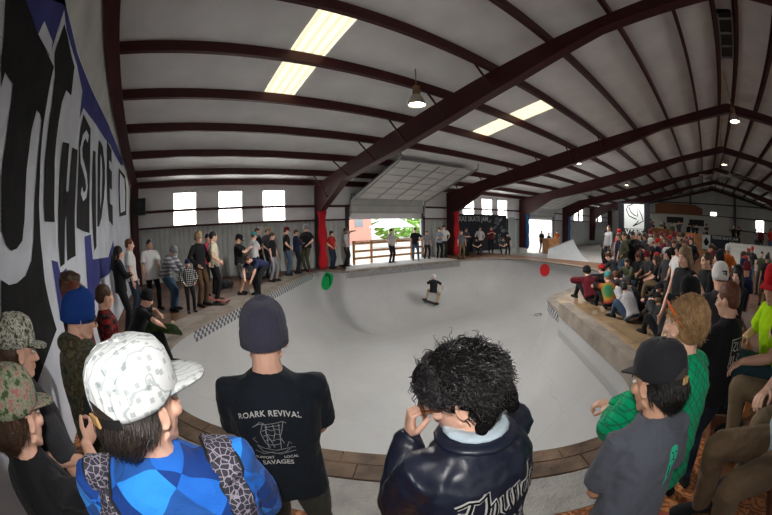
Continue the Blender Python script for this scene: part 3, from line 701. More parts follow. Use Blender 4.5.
# tile band + coping by stretch of rim
def rim(i0,i1): return list(range(i0,i1+1)) if i1>=i0 else list(range(i0,NB))+list(range(0,i1+1))
def near(x,y): return min(range(NB),key=lambda i:(bd[i]-V((x,y))).length)
def band(idx,inn,out,z0,z1,thick=None):
    """ring strip: inner offset (towards the bowl negative) .. outer offset, flat at z1 down to z0"""
    rs=[]
    for i in idx:
        p=bd[i];n=-nin[i]; a=p+n*inn; b=p+n*out
        rs.append([V((a.x,a.y,z0)),V((a.x,a.y,z1)),V((b.x,b.y,z1)),V((b.x,b.y,z0))])
    m=MB(); m.loft(rs); return m
tile=bpy.data.materials.new('checker_tile'); tile.use_nodes=True; N,L=nt(tile); b=N['Principled BSDF']; b.inputs['Roughness'].default_value=.25
uv=N.new('ShaderNodeUVMap'); uv.uv_map='UVMap'; ck=N.new('ShaderNodeTexChecker'); ck.inputs['Scale'].default_value=1; ck.inputs['Color1'].default_value=(.36,.36,.36,1); ck.inputs['Color2'].default_value=(.06,.065,.08,1); L.new(uv.outputs[0],ck.inputs['Vector']); L.new(ck.outputs['Color'],b.inputs['Base Color'])
def tileband(idx,h,rows,size,name,off=.012,z=-.03):
    vs=[];fs=[];uvs=[];L=0
    for k,i in enumerate(idx):
        p=bd[i]+nin[i]*off
        if k: L+=(bd[i]-bd[idx[k-1]]).length
        vs+= [(p.x,p.y,z),(p.x,p.y,z-h)]; uvs.append(L/size)
    for k in range(len(idx)-1): fs.append((2*k,2*k+1,2*k+3,2*k+2))
    me=bpy.data.meshes.new(name); me.from_pydata(vs,[],fs); u=me.uv_layers.new(name='UVMap')
    for p in me.polygons:
        for li,vi in zip(p.loop_indices,p.vertices): u.data[li].uv=(uvs[vi//2],0 if vi%2==0 else -rows)
    return O(name,me,tile,kind='structure')
iA=near(.35,7.0); iB=near(5.7,12.8); iC=near(6.75,11.95); iD=near(12.8,11.4); iE=near(8.1,4.0); iF=near(7.15,3.15); iG=near(4.3,.55); iH=near(-.35,4.1); iI=near(3.6,.42)
# loop runs CCW; find direction of each stretch
def span(a,b):
    x=rim(a,b); y=rim(b,a); return x if len(x)<len(y) else y
tileband(span(iA,iB),.26,3,.085,'pool_tile_strip'); (lambda o:setattr(o.material_slots[0],'material',mat('grey_tile',(.2,.2,.2),rough=.4,var=.3,vscale=14)))(tileband(span(iC,iD),.26,3,.085,'pool_tile_strip')); tileband(span(iE,iF),.26,3,.085,'pool_tile_strip')
STONE=mat('coping_stone',(.13,.085,.055),rough=.75,var=.55,vscale=3.5,bump=.6,bscale=14)
CEMENT=mat('rough_cement',(.33,.32,.30),rough=.9,var=.18,vscale=5,bump=.9,bscale=22)
def blocks(idx,inn,out,z0,z1,seg,name,gap=.012):
    """coping in separate blocks, one mesh for the run"""
    m=MB(); cur=[];L=0
    for k,i in enumerate(idx):
        cur.append(i)
        if k: L+=(bd[i]-bd[idx[k-1]]).length
        if L>seg or k==len(idx)-1:
            if len(cur)>1:
                rs=[]
                for c,ii in enumerate(cur):
                    p=bd[ii].copy();n=-nin[ii]
                    if c==0: p=p.lerp(bd[cur[1]],gap/.16)
                    a=p+n*inn;b_=p+n*out; e=.012
                    rs.append([V((a.x,a.y,z0)),V((a.x,a.y,z1-e*1.6)),V((a.x+n.x*e*1.6,a.y+n.y*e*1.6,z1)),V((b_.x-n.x*e,b_.y-n.y*e,z1)),V((b_.x,b_.y,z1-e)),V((b_.x,b_.y,z0))])
                m.loft(rs)
            cur=[i];L=0
    return O(name,m,STONE,kind='structure')
nearidx=span(iH,iI)
if (bd[nearidx[len(nearidx)//2]]-V((1.3,2.1))).length>3: nearidx=rim(iH,iI) if len(rim(iH,iI))!=len(nearidx) else rim(iI,iH)
blocks(nearidx,-.05,.14,-.12,.014,.42,'coping_block'); blocks(nearidx,.14,.36,-.1,.03,.5,'coping_block')
rest=[i for i in (rim(nearidx[-1],nearidx[0]))]
m=band(rest,-.04,.22,-.05,.012); O('coping_edge',m,mat('worn_concrete_coping',(.2,.17,.14),rough=.8,var=.3,vscale=3,bump=.4,bscale=12),kind='structure')
O('cement_strip',band(span(iI,near(-.2,6.1)) ,.36,.8,-.1,.02),CEMENT,kind='structure')
O('cement_strip',band(span(near(-.2,6.1),iB),.22,.75,-.05,.008),mat('deck_cement',(.24,.21,.18),rough=.85,var=.25,vscale=2,bump=.3),kind='structure')
# raised pool block along the near side of the peninsula with its own tile
ir=span(iF,iG)
O('coping_edge',band(ir,-.075,.20,-.1,.2),mat('worn_concrete_coping',(.2,.17,.14)),kind='structure')
tileband(ir,.26,3,.085,'pool_tile_strip',.062,.17)
m=MB(); rs=[]
for i in ir:
    p=bd[i]+nin[i]*.055; q_=bd[i]+nin[i]*.0; rs.append([V((p.x,p.y,.18)),V((p.x,p.y,-.38)),V((q_.x,q_.y,-.7)),V((q_.x,q_.y,.18))])
m.loft(rs); O('bowl_extension',m,BOWL,kind='structure')
# door-side extension slab, its daylight painted in as a paler cement
O('cement_strip',band(span(iC,iD),.22,1.9,-.05,.03),mat('deck_cement_daylit',(.45,.44,.42),rough=.6,var=.1,vscale=2),kind='structure')
# deck with the bowl cut out
def deck(name,outer,hole,z,m):
    bm=bmesh.new(); 
    def loop(P):
        vs=[bm.verts.new((p[0],p[1],z)) for p in P]; return [bm.edges.new((vs[i],vs[(i+1)%len(vs)])) for i in range(len(vs))]
    es=loop(outer)
    if hole: es+=loop(hole)
    bmesh.ops.triangle_fill(bm,use_beauty=True,use_dissolve=False,edges=es,normal=(0,0,1))
    me=bpy.data.meshes.new(name); bm.to_mesh(me); bm.free(); return O(name,me,m,kind='structure')
def planks(name,c,seam=(.03,.02,.015),sx=.82,sy=.42,rot=.78,rough=.55):
    m=mat(name,c,rough=rough); N,L=nt(m); b=N['Principled BSDF']; tc=N.new('ShaderNodeTexCoord'); mp=N.new('ShaderNodeMapping'); mp.inputs['Rotation'].default_value=(0,0,rot); L.new(tc.outputs['Object'],mp.inputs['Vector'])
    br=N.new('ShaderNodeTexBrick'); br.inputs['Scale'].default_value=1; br.inputs['Brick Width'].default_value=2.44; br.inputs['Row Height'].default_value=1.22; br.inputs['Mortar Size'].default_value=.006
    br.inputs['Color1'].default_value=(*c,1); br.inputs['Color2'].default_value=(*[x*.8 for x in c],1); br.inputs['Mortar'].default_value=(*seam,1); L.new(mp.outputs['Vector'],br.inputs['Vector'])
    n=N.new('ShaderNodeTexNoise'); n.inputs['Scale'].default_value=2.2; n.inputs['Detail'].default_value=8; L.new(tc.outputs['Object'],n.inputs['Vector']); r=ramp(N,[(.3,(.55,.52,.5)),(.7,(1.15,1.12,1.1))]); L.new(n.outputs['Fac'],r.inputs['Fac'])
    mu=N.new('ShaderNodeMixRGB'); mu.blend_type='MULTIPLY'; mu.inputs['Fac'].default_value=1; L.new(br.outputs['Color'],mu.inputs['Color1']); L.new(r.outputs['Color'],mu.inputs['Color2']); L.new(mu.outputs['Color'],b.inputs['Base Color']); return m
DECKW=planks('brown_deck_plywood',(.17,.085,.045))
TANW=planks('tan_deck_plywood',(.33,.23,.13),rot=.76)
deck('floor',[(XL,YB),(XR,YB),(XR,4.7),(17.2,4.7),(17.2,YW),(XL,YW)],[(p.x,p.y) for p in bd],0,DECKW)
mb=MB(); mb.box(((17.2+XR)/2,(4.7+YW)/2,-.5),(XR-17.2,YW-4.7,.1)); S('floor_far',mb,CEMENT)
# tan ply on the peninsula
pen=[bd[i]-nin[i]*.2 for i in rim(nearidx[-1],nearidx[0]) if True]
pi_=span(near(13.5,4.3),iI); pp_=[(lambda p:(p.x,p.y))(bd[i]-nin[i]*.19) for i in pi_]
if (V(pp_[0])-V((13.5,4.3))).length>3: pp_=pp_[::-1]
deck('floor_peninsula',pp_+[(4.2,-.3),(6.,-.35),(8.4,.6),(13.5,1.4)],None,.009,TANW)
# strand board on the near deck
osb=mat('orange_strand_board',(.3,.1,.035),rough=.55); N,L=nt(osb); b=N['Principled BSDF']; tc=N.new('ShaderNodeTexCoord')
w=N.new('ShaderNodeTexWave'); w.wave_type='RINGS'; w.rings_direction='SPHERICAL'; w.inputs['Scale'].default_value=3.5; w.inputs['Distortion'].default_value=14; w.inputs['Detail'].default_value=3; w.inputs['Detail Scale'].default_value=2.2; L.new(tc.outputs['Object'],w.inputs['Vector'])
r=ramp(N,[(0,(.16,.05,.018)),(.5,(.33,.12,.04)),(1,(.5,.22,.09))]); L.new(w.outputs['Color'],r.inputs['Fac']); L.new(r.outputs['Color'],b.inputs['Base Color'])
O('floor_near',band(nearidx,.8,3.0,.002,.014),osb,kind='structure')
# painted spots on the bowl walls, laid on the surface
def spot(name,c2,face,col,polys,label,scale=1):
    """c2 xy just inside the rim, z height; projected on the wall"""
    o=decal(name,[(p[0],p[1],(0,0)) for p in polys],col,None,bowl.data,c2,V((-face[1],face[0],0)),(0,0,1),off=.012,maxlen=.06,depth=1.5,label=label)
    return o
def disc(r,n=20,sy=1.,ox=0,oy=0): return ([(ox+r*math.cos(2*PI*i/n),oy+r*sy*math.sin(2*PI*i/n)) for i in range(n)],[tuple(range(n))])
MURAL=[["purple",[[2.09,3.76],[2.47,4.02],[2.95,4.34],[3.13,4.33],[3.56,4.32],[4.11,4.27],[4.73,4.27],[5.41,4.27],[6.41,4.29],[7.59,4.3],[9.24,4.21],[10.23,4.09],[10.36,3.88],[9.05,3.91],[8.11,3.98],[7.34,3.93],[6.19,3.92],[5.13,3.86],[5.0,3.65],[4.95,3.84],[4.87,4.03],[4.28,4.16],[3.83,4.19],[3.41,4.21],[3.09,4.28],[3.13,4.11],[3.16,3.93],[3.17,3.76],[2.66,3.74],[2.36,3.76]]],["white",[[2.68,3.89],[2.87,3.89],[3.09,3.89],[3.17,3.76],[2.91,3.75],[2.66,3.74]]],["purple",[[5.78,1.99],[6.29,2.02],[6.35,1.59],[8.05,1.5],[8.95,1.84],[9.04,1.3],[7.84,1.14],[6.88,1.18],[6.35,0.89],[5.64,1.02],[5.72,1.26],[5.77,1.5],[5.79,1.74]]],["purple",[[3.96,1.78],[4.2,1.74],[4.28,1.6],[4.58,1.63],[4.65,1.34],[4.49,1.09],[4.0,1.11],[4.02,1.28],[4.02,1.45],[4.0,1.62]]],["black",[[1.77,3.57],[2.09,3.76],[2.36,3.76],[2.66,3.74],[2.91,3.75],[3.39,3.74],[3.4,3.6],[3.45,3.36],[3.48,3.09],[3.51,2.93],[3.53,2.78],[3.56,2.64],[3.57,2.49],[3.57,2.35],[3.6,2.17],[3.61,2.0],[3.64,1.8],[3.64,1.6],[3.7,1.34],[3.78,1.06],[3.5,0.99],[3.25,0.93],[3.0,0.88],[2.78,0.84],[2.56,0.81],[2.28,0.94],[2.04,1.05],[2.12,1.12],[2.2,1.2],[2.27,1.28],[2.34,1.37],[2.4,1.46],[2.45,1.56],[2.49,1.66],[2.53,1.76],[2.68,1.7],[2.86,1.69],[3.09,1.72],[3.29,1.83],[3.39,2.01],[3.42,2.2],[3.43,2.39],[3.45,2.58],[3.44,2.77],[3.43,2.97],[3.39,3.16],[3.3,3.2],[3.19,3.2],[3.15,3.0],[3.16,2.81],[3.15,2.63],[3.16,2.48],[3.16,2.33],[3.15,2.2],[3.08,2.02],[2.93,1.96],[2.79,1.95],[2.69,2.0],[2.6,2.11],[2.6,2.24],[2.59,2.37],[2.57,2.5],[2.57,2.62],[2.58,2.73],[2.57,2.85],[2.54,3.05],[2.48,3.2],[2.37,3.2],[2.26,3.21],[2.27,3.09],[2.2,3.17],[2.12,3.25],[2.06,3.34],[1.99,3.42],[1.88,3.5]]],["black",[[3.26,4.2],[3.54,4.18],[3.84,4.13],[4.16,4.09],[4.26,3.92],[4.33,3.76],[4.19,3.74],[4.06,3.73],[3.99,3.56],[4.0,3.34],[4.02,3.11],[4.05,2.87],[4.1,2.71],[4.12,2.55],[4.13,2.38],[4.15,2.19],[3.77,2.19],[3.73,2.41],[3.72,2.61],[3.68,2.81],[3.68,2.99],[3.66,3.17],[3.64,3.38],[3.58,3.53],[3.51,3.68],[3.39,3.78],[3.28,3.86],[3.28,4.04]]],["black",[[4.3,3.15],[4.62,3.2],[4.66,2.93],[4.66,2.61],[4.71,2.58],[4.79,2.61],[4.81,2.95],[4.8,3.19],[5.13,3.22],[5.17,3.01],[5.19,2.8],[5.18,2.55],[5.15,2.31],[5.14,1.96],[5.11,1.74],[4.85,1.73],[4.63,1.71],[4.67,1.97],[4.68,2.28],[4.62,2.2],[4.57,1.92],[4.5,1.69],[4.29,1.67],[4.29,1.99],[4.31,2.15],[4.31,2.31],[4.32,2.5],[4.31,2.69],[4.3,2.93]]],["black",[[5.18,3.78],[5.47,3.76],[5.84,3.73],[5.97,3.5],[6.08,3.25],[6.16,2.93],[6.19,2.59],[6.2,2.32],[6.18,2.04],[5.65,2.08],[5.26,2.13],[5.27,2.35],[5.29,2.58],[5.28,2.81],[5.25,3.08],[5.18,3.34],[5.15,3.55]]],["black",[[6.25,3.46],[6.49,3.48],[6.61,3.24],[6.71,3.0],[6.78,2.68],[6.8,2.36],[6.79,2.08],[6.75,1.79],[6.51,1.72],[6.46,2.06],[6.44,2.33],[6.39,2.61],[6.37,2.87],[6.31,3.12]]],["black",[[6.65,3.74],[6.94,3.75],[7.19,3.72],[7.61,3.43],[7.74,3.09],[7.68,2.75],[7.38,2.33],[7.09,2.15],[6.91,2.16],[6.94,2.5],[6.92,2.84],[6.86,3.11],[6.77,3.38]]],["white",[[6.98,3.54],[7.17,3.46],[7.35,3.18],[7.37,2.78],[7.25,2.5],[7.16,2.86],[7.1,3.21]]],["black",[[7.6,3.95],[8.33,3.91],[8.52,3.64],[8.11,3.63],[8.21,3.47],[8.65,3.45],[8.79,3.03],[8.44,3.04],[8.51,2.7],[8.93,2.66],[8.95,2.18],[8.36,2.29],[8.14,2.74],[8.03,3.06],[7.88,3.37],[7.76,3.67]]],["purple",[[9.56,4.12],[10.46,4.13],[10.79,4.02],[10.58,3.92],[9.85,3.96]]],["black",[[9.82,3.74],[11.41,3.75],[11.89,3.36],[11.94,2.56],[10.2,2.44],[9.95,3.16]]],["white",[[10.14,3.65],[11.19,3.62],[11.54,3.23],[11.53,2.67],[10.47,2.56],[10.21,3.13]]],["black",[[10.7,3.41],[10.93,3.29],[11.24,3.26],[11.02,3.09],[11.09,2.88],[10.78,3.01],[10.51,2.87],[10.62,3.11],[10.41,3.23],[10.69,3.26]]]]
MS=[[5.74,3.53],[5.53,3.56],[5.38,3.46],[5.32,3.29],[5.42,3.13],[5.63,3.04],[5.83,2.93],[5.93,2.78],[5.87,2.66],[5.69,2.6],[5.53,2.69]]
SP_G=(0.43905,0.88278,-.16755);SP_R=(0.88095,0.45308,-0.13654);SP_S=(0.85,0.45,-.26)
# ------------------------------------------------------------------ lamps
FLASH=9; EXPO=2.6
def highbay(loc,label,drop,power):
    r=E('high_bay_lamp',loc,0,label,'ceiling lamp','high bay lamps under the roof')
    m=MB(); m.loft([[V((a*math.cos(2*PI*j/20),a*math.sin(2*PI*j/20),z)) for j in range(20)] for a,z in ((.2,-.0),(.202,.01),(.185,.08),(.14,.18),(.09,.25),(.08,.26),(.078,.25),(.13,.17),(.175,.075),(.193,.0))],False); O('reflector',m,mat('spun_aluminium',(.5,.45,.38),rough=.3,metal=.8),r,smooth=True)
    m=MB(); m.tube([(0,0,.25),(0,0,.46)],[.09,.085],14); m.tube([(0,0,.46),(0,0,drop)],[.012,.012],6); O('ballast_housing',m,mat('lamp_housing',(.16,.1,.05),rough=.5),r)
    m=MB(); m.ell((0,0,.05),(.16,.16,.035),None,18,8); O('lens',m,mat('lit_lens',(1,.93,.78),emit=9),r)
    l=bpy.data.lights.new('high_bay','SPOT'); l.energy=power; l.color=(1,.97,.94); l.spot_size=R(165); l.spot_blend=.6; l.shadow_soft_size=.2
    o=bpy.data.objects.new('high_bay_light',l); COL.objects.link(o); o.location=(loc[0],loc[1],loc[2]-.06)
LP=[((4.92,5.5,4.55),'metal halide high bay lamp beside the first big rafter, nearest of the roof lamps'),((14.7,5.78,4.55),'high bay lamp over the far bowl end beside the second skylight pair'),((23.4,5.5,4.5),'small high bay lamp beside the third skylight pair'),
 ((11.7,-1.65,5.3),'bright high bay lamp hanging below the ridge, nearer of the two ridge lamps'),((19.9,-1.65,5.3),'smaller high bay lamp under the ridge, farther of the two ridge lamps')]
for p,l in LP: highbay(p,l,roofz(p[1])-p[2]+.2,(270 if p[0]<10 else 190) if p[1]>0 else 60)
# ------------------------------------------------------------------ mural
PURP=mat('mural_blue_violet',(.05,.055,.2),rough=.85,spec=.1,var=.2,vscale=2); MBLK=mat('mural_black',(.02,.02,.021),rough=.85,spec=.1,var=.3,vscale=3); MWH=mat('mural_white',(.58,.61,.67),rough=.85,spec=.1,var=.12,vscale=2)
r=E('wall_mural',(XL,6,0),0,'huge black and white block lettered mural on the left wall','mural')
def wp(name,polys,m,off):
    # triangulated so that concave outlines fill
    from mathutils.geometry import tessellate_polygon
    vs=[];fs=[]
    for P in polys:
        b=len(vs); vs+=[(off,y-6,z) for y,z in P]
        for t in tessellate_polygon([[V((y,z,0)) for y,z in P]]):
            a_,b_,c_=[V((*P[i],0)) for i in t]; f=tuple(b+i for i in t)
            fs.append(f if (b_-a_).cross(c_-a_).z>0 else f[::-1])
    mm=bpy.data.meshes.new(name); mm.from_pydata(vs,[],fs); return O(name,mm,m,r)
wp('white_ground',[[(-6,.02),(13.2,.02),(13.2,2.2),(10.4,4.0),(9.24,4.3),(-6,4.3)]],MWH,.004)
wp('violet_band',[p for c,p in MURAL if c=='purple']+[[(-6,3.7),(1.5,3.7),(2.1,3.76),(2.47,4.02),(3.1,4.34),(-6,4.34)]],PURP,.009)
wp('black_letters',[p for c,p in MURAL if c=='black'],MBLK,.014)
wp('highlight_pattern',[p for c,p in MURAL if c=='white'],MWH,.019)
v,f=strokes([MS],.13); me=bpy.data.meshes.new('letter_s'); me.from_pydata([(.02,p[0]-6,p[1]) for p in v],[],f); O('white_letter',me,MWH,r)
# ------------------------------------------------------------------ banners
def board(name,x,y0,y1,z0,z1,m,label,cat,t=.03):
    r=E(name,(x,(y0+y1)/2,z0),0,label,cat); mb=MB(); mb.box((0,0,(z1-z0)/2),(t,y1-y0,z1-z0)); O('backing',mb,m,r); return r
LW=mat('banner_white',(.3,.32,.31),rough=.6); BBLK=mat('banner_black',(.008,.008,.01),rough=.9,spec=.08); BGR=mat('banner_charcoal',(.022,.024,.03),rough=.9,spec=.1)
def flat(name,parts,m,r,O_,X,Y,off): return decal(name,parts,m,r,None,O_,X,Y,off=off,maxlen=9)
vb=board('tall_banner_wall',25.1,4.1,6.65,0,3.5,BBLK,'tall black wall panel carrying the white arrow banner behind the crowd','wall panel')
r=E('hanging_banner',(25.05,5.36,1.12),0,'tall white banner with a black angular arrow logo above a four letter shop word','banner')
mb=MB(); mb.box((0,0,1.13),(.01,1.6,2.26)); O('sheet',mb,BBLK,r)
flat('white_field',[([(-.8,.58),(.8,.58),(.8,2.26),(-.8,2.26)],[(0,1,2,3)],(0,0))],LW,r,(0,0,0),(0,-1,0),(0,0,1),.012)
zz=[(-.62,2.1),(-.2,2.24),(.12,2.1),(-.18,1.9),(-.3,1.55),(.28,1.2),(.5,1.52),(.22,1.9),(.48,2.02),(.72,1.45),(.42,.95),(-.1,.78),(-.45,.68),(.1,.95),(.3,1.1)]
flat('logo_outline',[(*strokes([[(-.1,2.24),(-.5,2.12),(-.62,1.86),(-.42,1.45),(.0,1.28),(.2,1.22)],[(-.42,2.05),(-.28,1.72),(.02,1.5),(.28,1.42),(.3,2.0),(.6,1.5),(.72,1.12),(.3,.9),(-.1,.74)],[(-.1,.74),(.25,1.0),(.35,1.15)]],.075),(0,0))],BBLK,r,(0,0,0),(0,-1,0),(0,0,1),.018)
v,f=text_polys('VANS',.56,sx=1.02,bold=.012); flat('word',[(v,f,(0,.3))],LW,r,(0,0,0),(0,-1,0),(0,0,1),.018)
flat('logo_bar',[([(-.55,.5),(.78,.5),(.78,.55),(-.55,.55)],[(0,1,2,3)],(0,0))],LW,r,(0,0,0),(0,-1,0),(0,0,1),.018)
# event banner on the plywood fence
r=E('hanging_banner',(27.85,-1.8,.55),0,'wide charcoal event banner with a white emblem square on the plywood fence','banner')
mb=MB(); mb.box((0,0,.5),(.02,3.5,1.1)); O('sheet',mb,BGR,r)
flat('emblem_square',[([(-1.72,-.02),(-.98,-.02),(-.98,1.02),(-1.72,1.02)],[(0,1,2,3)],(0,0))],LW,r,(0,0,0),(0,-1,0),(0,0,1),.02)
flat('emblem',[([(-1.6,.5),(-1.35,.85),(-1.08,.5),(-1.25,.25),(-1.42,.25)],[(0,1,2,3,4)],(0,0))],BBLK,r,(0,0,0),(0,-1,0),(0,0,1),.026)
v,f=text_polys('TEXAS SKATE JAM',.3,bold=.006,sx=1.0); flat('title',[(v,f,(.36,.86))],LW,r,(0,0,0),(0,-1,0),(0,0,1),.02)
v,f=text_polys('Vans',.16); v2,f2=text_polys('Jam',.16); flat('sponsor_lettering',[(v,f,(-.6,.15)),(v2,f2,(1.35,.12)),(*text_polys('OCT 2012',.1),(-.55,.3)),(*text_polys('SKATEPARK',.1),(1.2,.3))][:2],LW,r,(0,0,0),(0,-1,0),(0,0,1),.02)
# event banner on the side wall
r=E('hanging_banner',(17.4,YW-.16,.0),0,'long dark event banner on the side wall between the two roll-up doors','banner')
mb=MB(); mb.box((0,0,1.2),(5.9,.02,2.3)); O('sheet',mb,BGR,r)
X_=(1,0,0); Yz=(0,0,1); 
v,f=text_polys('TEXAS SKATE JAM',.42,bold=.008); flat('title',[(v,f,(-.95,2.05))],LW,r,(0,0,0),X_,Yz,.015)
flat('emblem_square',[([(-2.9,.05),(-2.0,.05),(-2.0,1.35),(-2.9,1.35)],[(0,1,2,3)],(0,0))],LW,r,(0,0,0),X_,Yz,.013)
flat('emblem',[disc(.3,20,1,-2.45,.65)+((0,0),)],BBLK,r,(0,0,0),X_,Yz,.018)
sq=[]; rnd=random.Random(3)
for a in range(22):
    cx=.9+rnd.random()*1.8; cz=.5+rnd.random()*1.7; sq.append([(cx+.12*math.cos(k*.9+a)*(1+k*.1),cz+.09*math.sin(k*1.1+a)) for k in range(7)])
flat('scribble_pattern',[(*strokes(sq,.025),(0,0))],LW,r,(0,0,0),X_,Yz,.016)
mb=MB(); mb.box((21.0,YW-.17,1.1),(.9,.02,2.2)); O('blank_panel',mb,LW,label='plain pale wall panel to the right of the long dark banner',cat='panel')
# coloured cloths wrapped round the columns
for x,c,l in ((6.3,'flag_red','red cloth banner wrapped on the first column left of the open door'),(14.4,'flag_red2','red cloth banner on the column right of the open door'),(22.3,'flag_blue','blue cloth banner on the column left of the second open door'),(30.3,'flag_blue2','blue cloth banner on the column right of the second open door')):
    m=MB(); rs=[]
    for k in range(9):
        z=.05+2.4*k/8; w=.13+.03*math.sin(k*1.7); rs.append([V((x+w*math.cos(a)*1.4,13.03+.09*math.sin(a)*(1+.3*math.sin(k*2.+a*2)) ,z)) for a in [2*PI*j/12 for j in range(12)]])
    m.loft(rs); O('hanging_banner',m,cloth('flag_red_cloth',(.42,.012,.02)) if 'red' in c else cloth('flag_blue_cloth',(.02,.12,.3)),label=l,cat='banner',smooth=True)
# ------------------------------------------------------------------ railing at the open door
r=E('wooden_railing',(10.2,13.45,0),0,'wooden three rail guard across the open roll-up door','railing')
for x in (-2.15,-1.2,.1,1.25,2.2): mb=MB(); mb.box((x,0,.53),(.09,.09,1.06)); O('post',mb,WOOD,r)
for z in (.3,.62,.98): mb=MB(); mb.box((0,-.06,z),(4.4,.04,.1)); O('rail',mb,WOOD,r)
mb=MB(); mb.box((0,0,1.07),(4.4,.14,.04)); O('cap_rail',mb,WOOD,r)
r=E('wooden_railing',(26.2,13.3,-.45),0,'wooden guard rail across the second open door','railing')
for x in (-.6,.6,1.7): mb=MB(); mb.box((x,0,.53),(.1,.1,1.06)); O('post',mb,WOOD,r)
for z in (.35,.68,1.02): mb=MB(); mb.box((.5,-.06,z),(2.6,.05,.12)); O('rail',mb,WOOD,r)
# outside
mb=MB(); mb.box((15,40,-.7),(120,52,.1)); S('ground_outside',mb,mat('outside_gravel',(.22,.215,.2),rough=.9,var=.1))
def building(loc,size,m,label):
    r=E('brick_building',loc,0,label,'building'); mb=MB(); mb.box((0,0,size[2]/2),size); O('wall',mb,m,r)
    mb=MB(); mb.box((0,0,size[2]+.15),(size[0]+.6,size[1]+.6,.3)); O('roof',mb,GREYM,r)
    for k in (-.3,0,.3): mb=MB(); mb.box((k*size[0],-size[1]/2-.03,size[2]*.5),(size[0]*.12,.06,size[2]*.3)); O('window',mb,mat('outside_window',(.2,.22,.24),rough=.2),r)
building((19,38,-.65),(9,6,5.5),mat('pale_red_brick',(.55,.26,.2),rough=.9),'sunlit red brick building seen through the left of the open door')
def tree(loc,h,label):
    r=E('tree',loc,0,label,'tree'); m=MB(); m.tube([(0,0,0),(.1,0,h*.3),(0,.1,h*.6)],[.25,.2,.1],8); O('trunk',m,mat('bark',(.1,.07,.05)),r)
    m=MB(); rn=random.Random(int(h*10))
    for k in range(420):
        a=rn.uniform(0,6.28);z=rn.uniform(-1,1);q=math.sqrt(1-z*z)*rn.uniform(.6,1); c=V((math.cos(a)*q*h*.5,math.sin(a)*q*h*.5,h*.46+z*h*.44)); s=rn.uniform(.35,.75)
        n=V((rn.gauss(0,1),rn.gauss(0,1),rn.gauss(0,1))).normalized(); t=n.cross(V((0,0,1))).normalized(); b_=n.cross(t)
        m.add([c-t*s,c-b_*s*.5,c+t*s,c+b_*s*.5,c+n*s*.2,c-n*s*.05],[(0,1,4),(1,2,4),(2,3,4),(3,0,4),(1,0,5),(2,1,5),(3,2,5),(0,3,5)])
    O('foliage',m,mat('leaf_green',(.2,.36,.07),rough=.7,var=.4,vscale=1.5),r)
tree((28.5,37,-.65),7.5,'leafy green tree beyond the open door, centre of the view out'); tree((37,41,-.65),8,'leafy green tree beyond the open door, behind the standing group')
r=E('canopy_tent',(20.5,27,-.65),0,'pale pointed canopy tent outside the open door','tent')
m=MB(); m.add([(-1.6,-1.6,2),(1.6,-1.6,2),(1.6,1.6,2),(-1.6,1.6,2),(0,0,3.2)],[(0,1,4),(1,2,4),(2,3,4),(3,0,4),(3,2,1,0)]); O('canopy',m,mat('tent_cloth',(.6,.62,.66),rough=.8),r)
for x in(-1.5,1.5):
    for y in(-1.5,1.5): m=MB(); m.tube([(x,y,0),(x,y,2)],[.03,.03],6); O('pole',m,GREYM,r)
# ------------------------------------------------------------------ far ramps, mezzanine
mb=MB(); A=V((21.0,10.6));B=V((25.5,10.6)); C0=V((17.3,9.0));C1=V((17.3,5.2)); rows=[]
for i in range(15):
    t=i/14; rows.append([V((*(A.lerp(B,s_/8).lerp(C0.lerp(C1,s_/8),t)),-.45+(.6+.5*s_/8)*(1-t)**3.2)) for s_ in range(9)])
vs_=[p for q_ in rows for p in q_]; nb=len(vs_); vs_+= [V((p.x,p.y,-.46)) for p in vs_]
fs_=[(i*9+j,i*9+j+1,(i+1)*9+j+1,(i+1)*9+j) for i in range(14) for j in range(8)]
fs_+=[(i*9+8,nb+i*9+8,nb+(i+1)*9+8,(i+1)*9+8) for i in range(14)]+[(i*9,(i+1)*9,nb+(i+1)*9,nb+i*9) for i in range(14)]+[(j,nb+j,nb+j+1,j+1) for j in range(8)]
mb.add(vs_,fs_); r=E('quarter_pipe',(0,0,0),0,'pale curved quarter pipe ramp rising behind the far bowl rim','ramp'); O('ride_surface',mb,mat('ramp_pale',(.42,.44,.45),rough=.5,var=.08),r,smooth=False)
mb=MB(); mb.tube([V((A.x,A.y,.16)),V((B.x,B.y,.66))],[.04,.04],8); O('coping_pipe',mb,GREYM,r)
r=E('plywood_box',(24.2,12.0,-.45),R(-20),'orange plywood box at the end of the second door railing','box'); mb=MB(); mb.box((0,0,.54),(1.1,.8,1.08)); O('panel',mb,WOOD,r); mb=MB(); mb.box((0,-.0,1.1),(1.2,.9,.05)); O('lid',mb,WOOD,r)
# white ramp wall at the right
mb=MB(); pts=[(20.2,0)]+[(24-2.6*math.cos(R(90*t/8))*.9 - 0, 1.25-1.25*math.cos(R(90*t/8))*1.0) for t in range(9)]; pts=[(21.2+2.4*math.sin(R(90*t/8)),1.25*(1-math.cos(R(90*t/8)))+.01) for t in range(9)]
prof_=pts+[(25.2,1.26),(25.2,0)]; k=len(prof_); mb.add([(x,-2.3,z) for x,z in prof_]+[(x,-14,z) for x,z in prof_],[tuple(range(k)),tuple(range(2*k-1,k-1,-1))]+[(i,(i+1)%k,k+(i+1)%k,k+i) for i in range(k)])
r=E('mini_ramp',(0,0,0),0,'white curved ramp wall at the right beyond the crowd','ramp'); O('ride_surface',mb,mat('ramp_white',(.45,.45,.42),rough=.5,var=.06),r)
o=decal('ramp_spot',[(*disc(.16),(0,0))],mat('spot_red',(.2,.01,.012)),None,None,(22.4,-3.55,.98),(0,-1,0),(.62,0,.78),off=.02); tag(o,None,'small dark red painted spot on the white ramp at the right','painted spot')
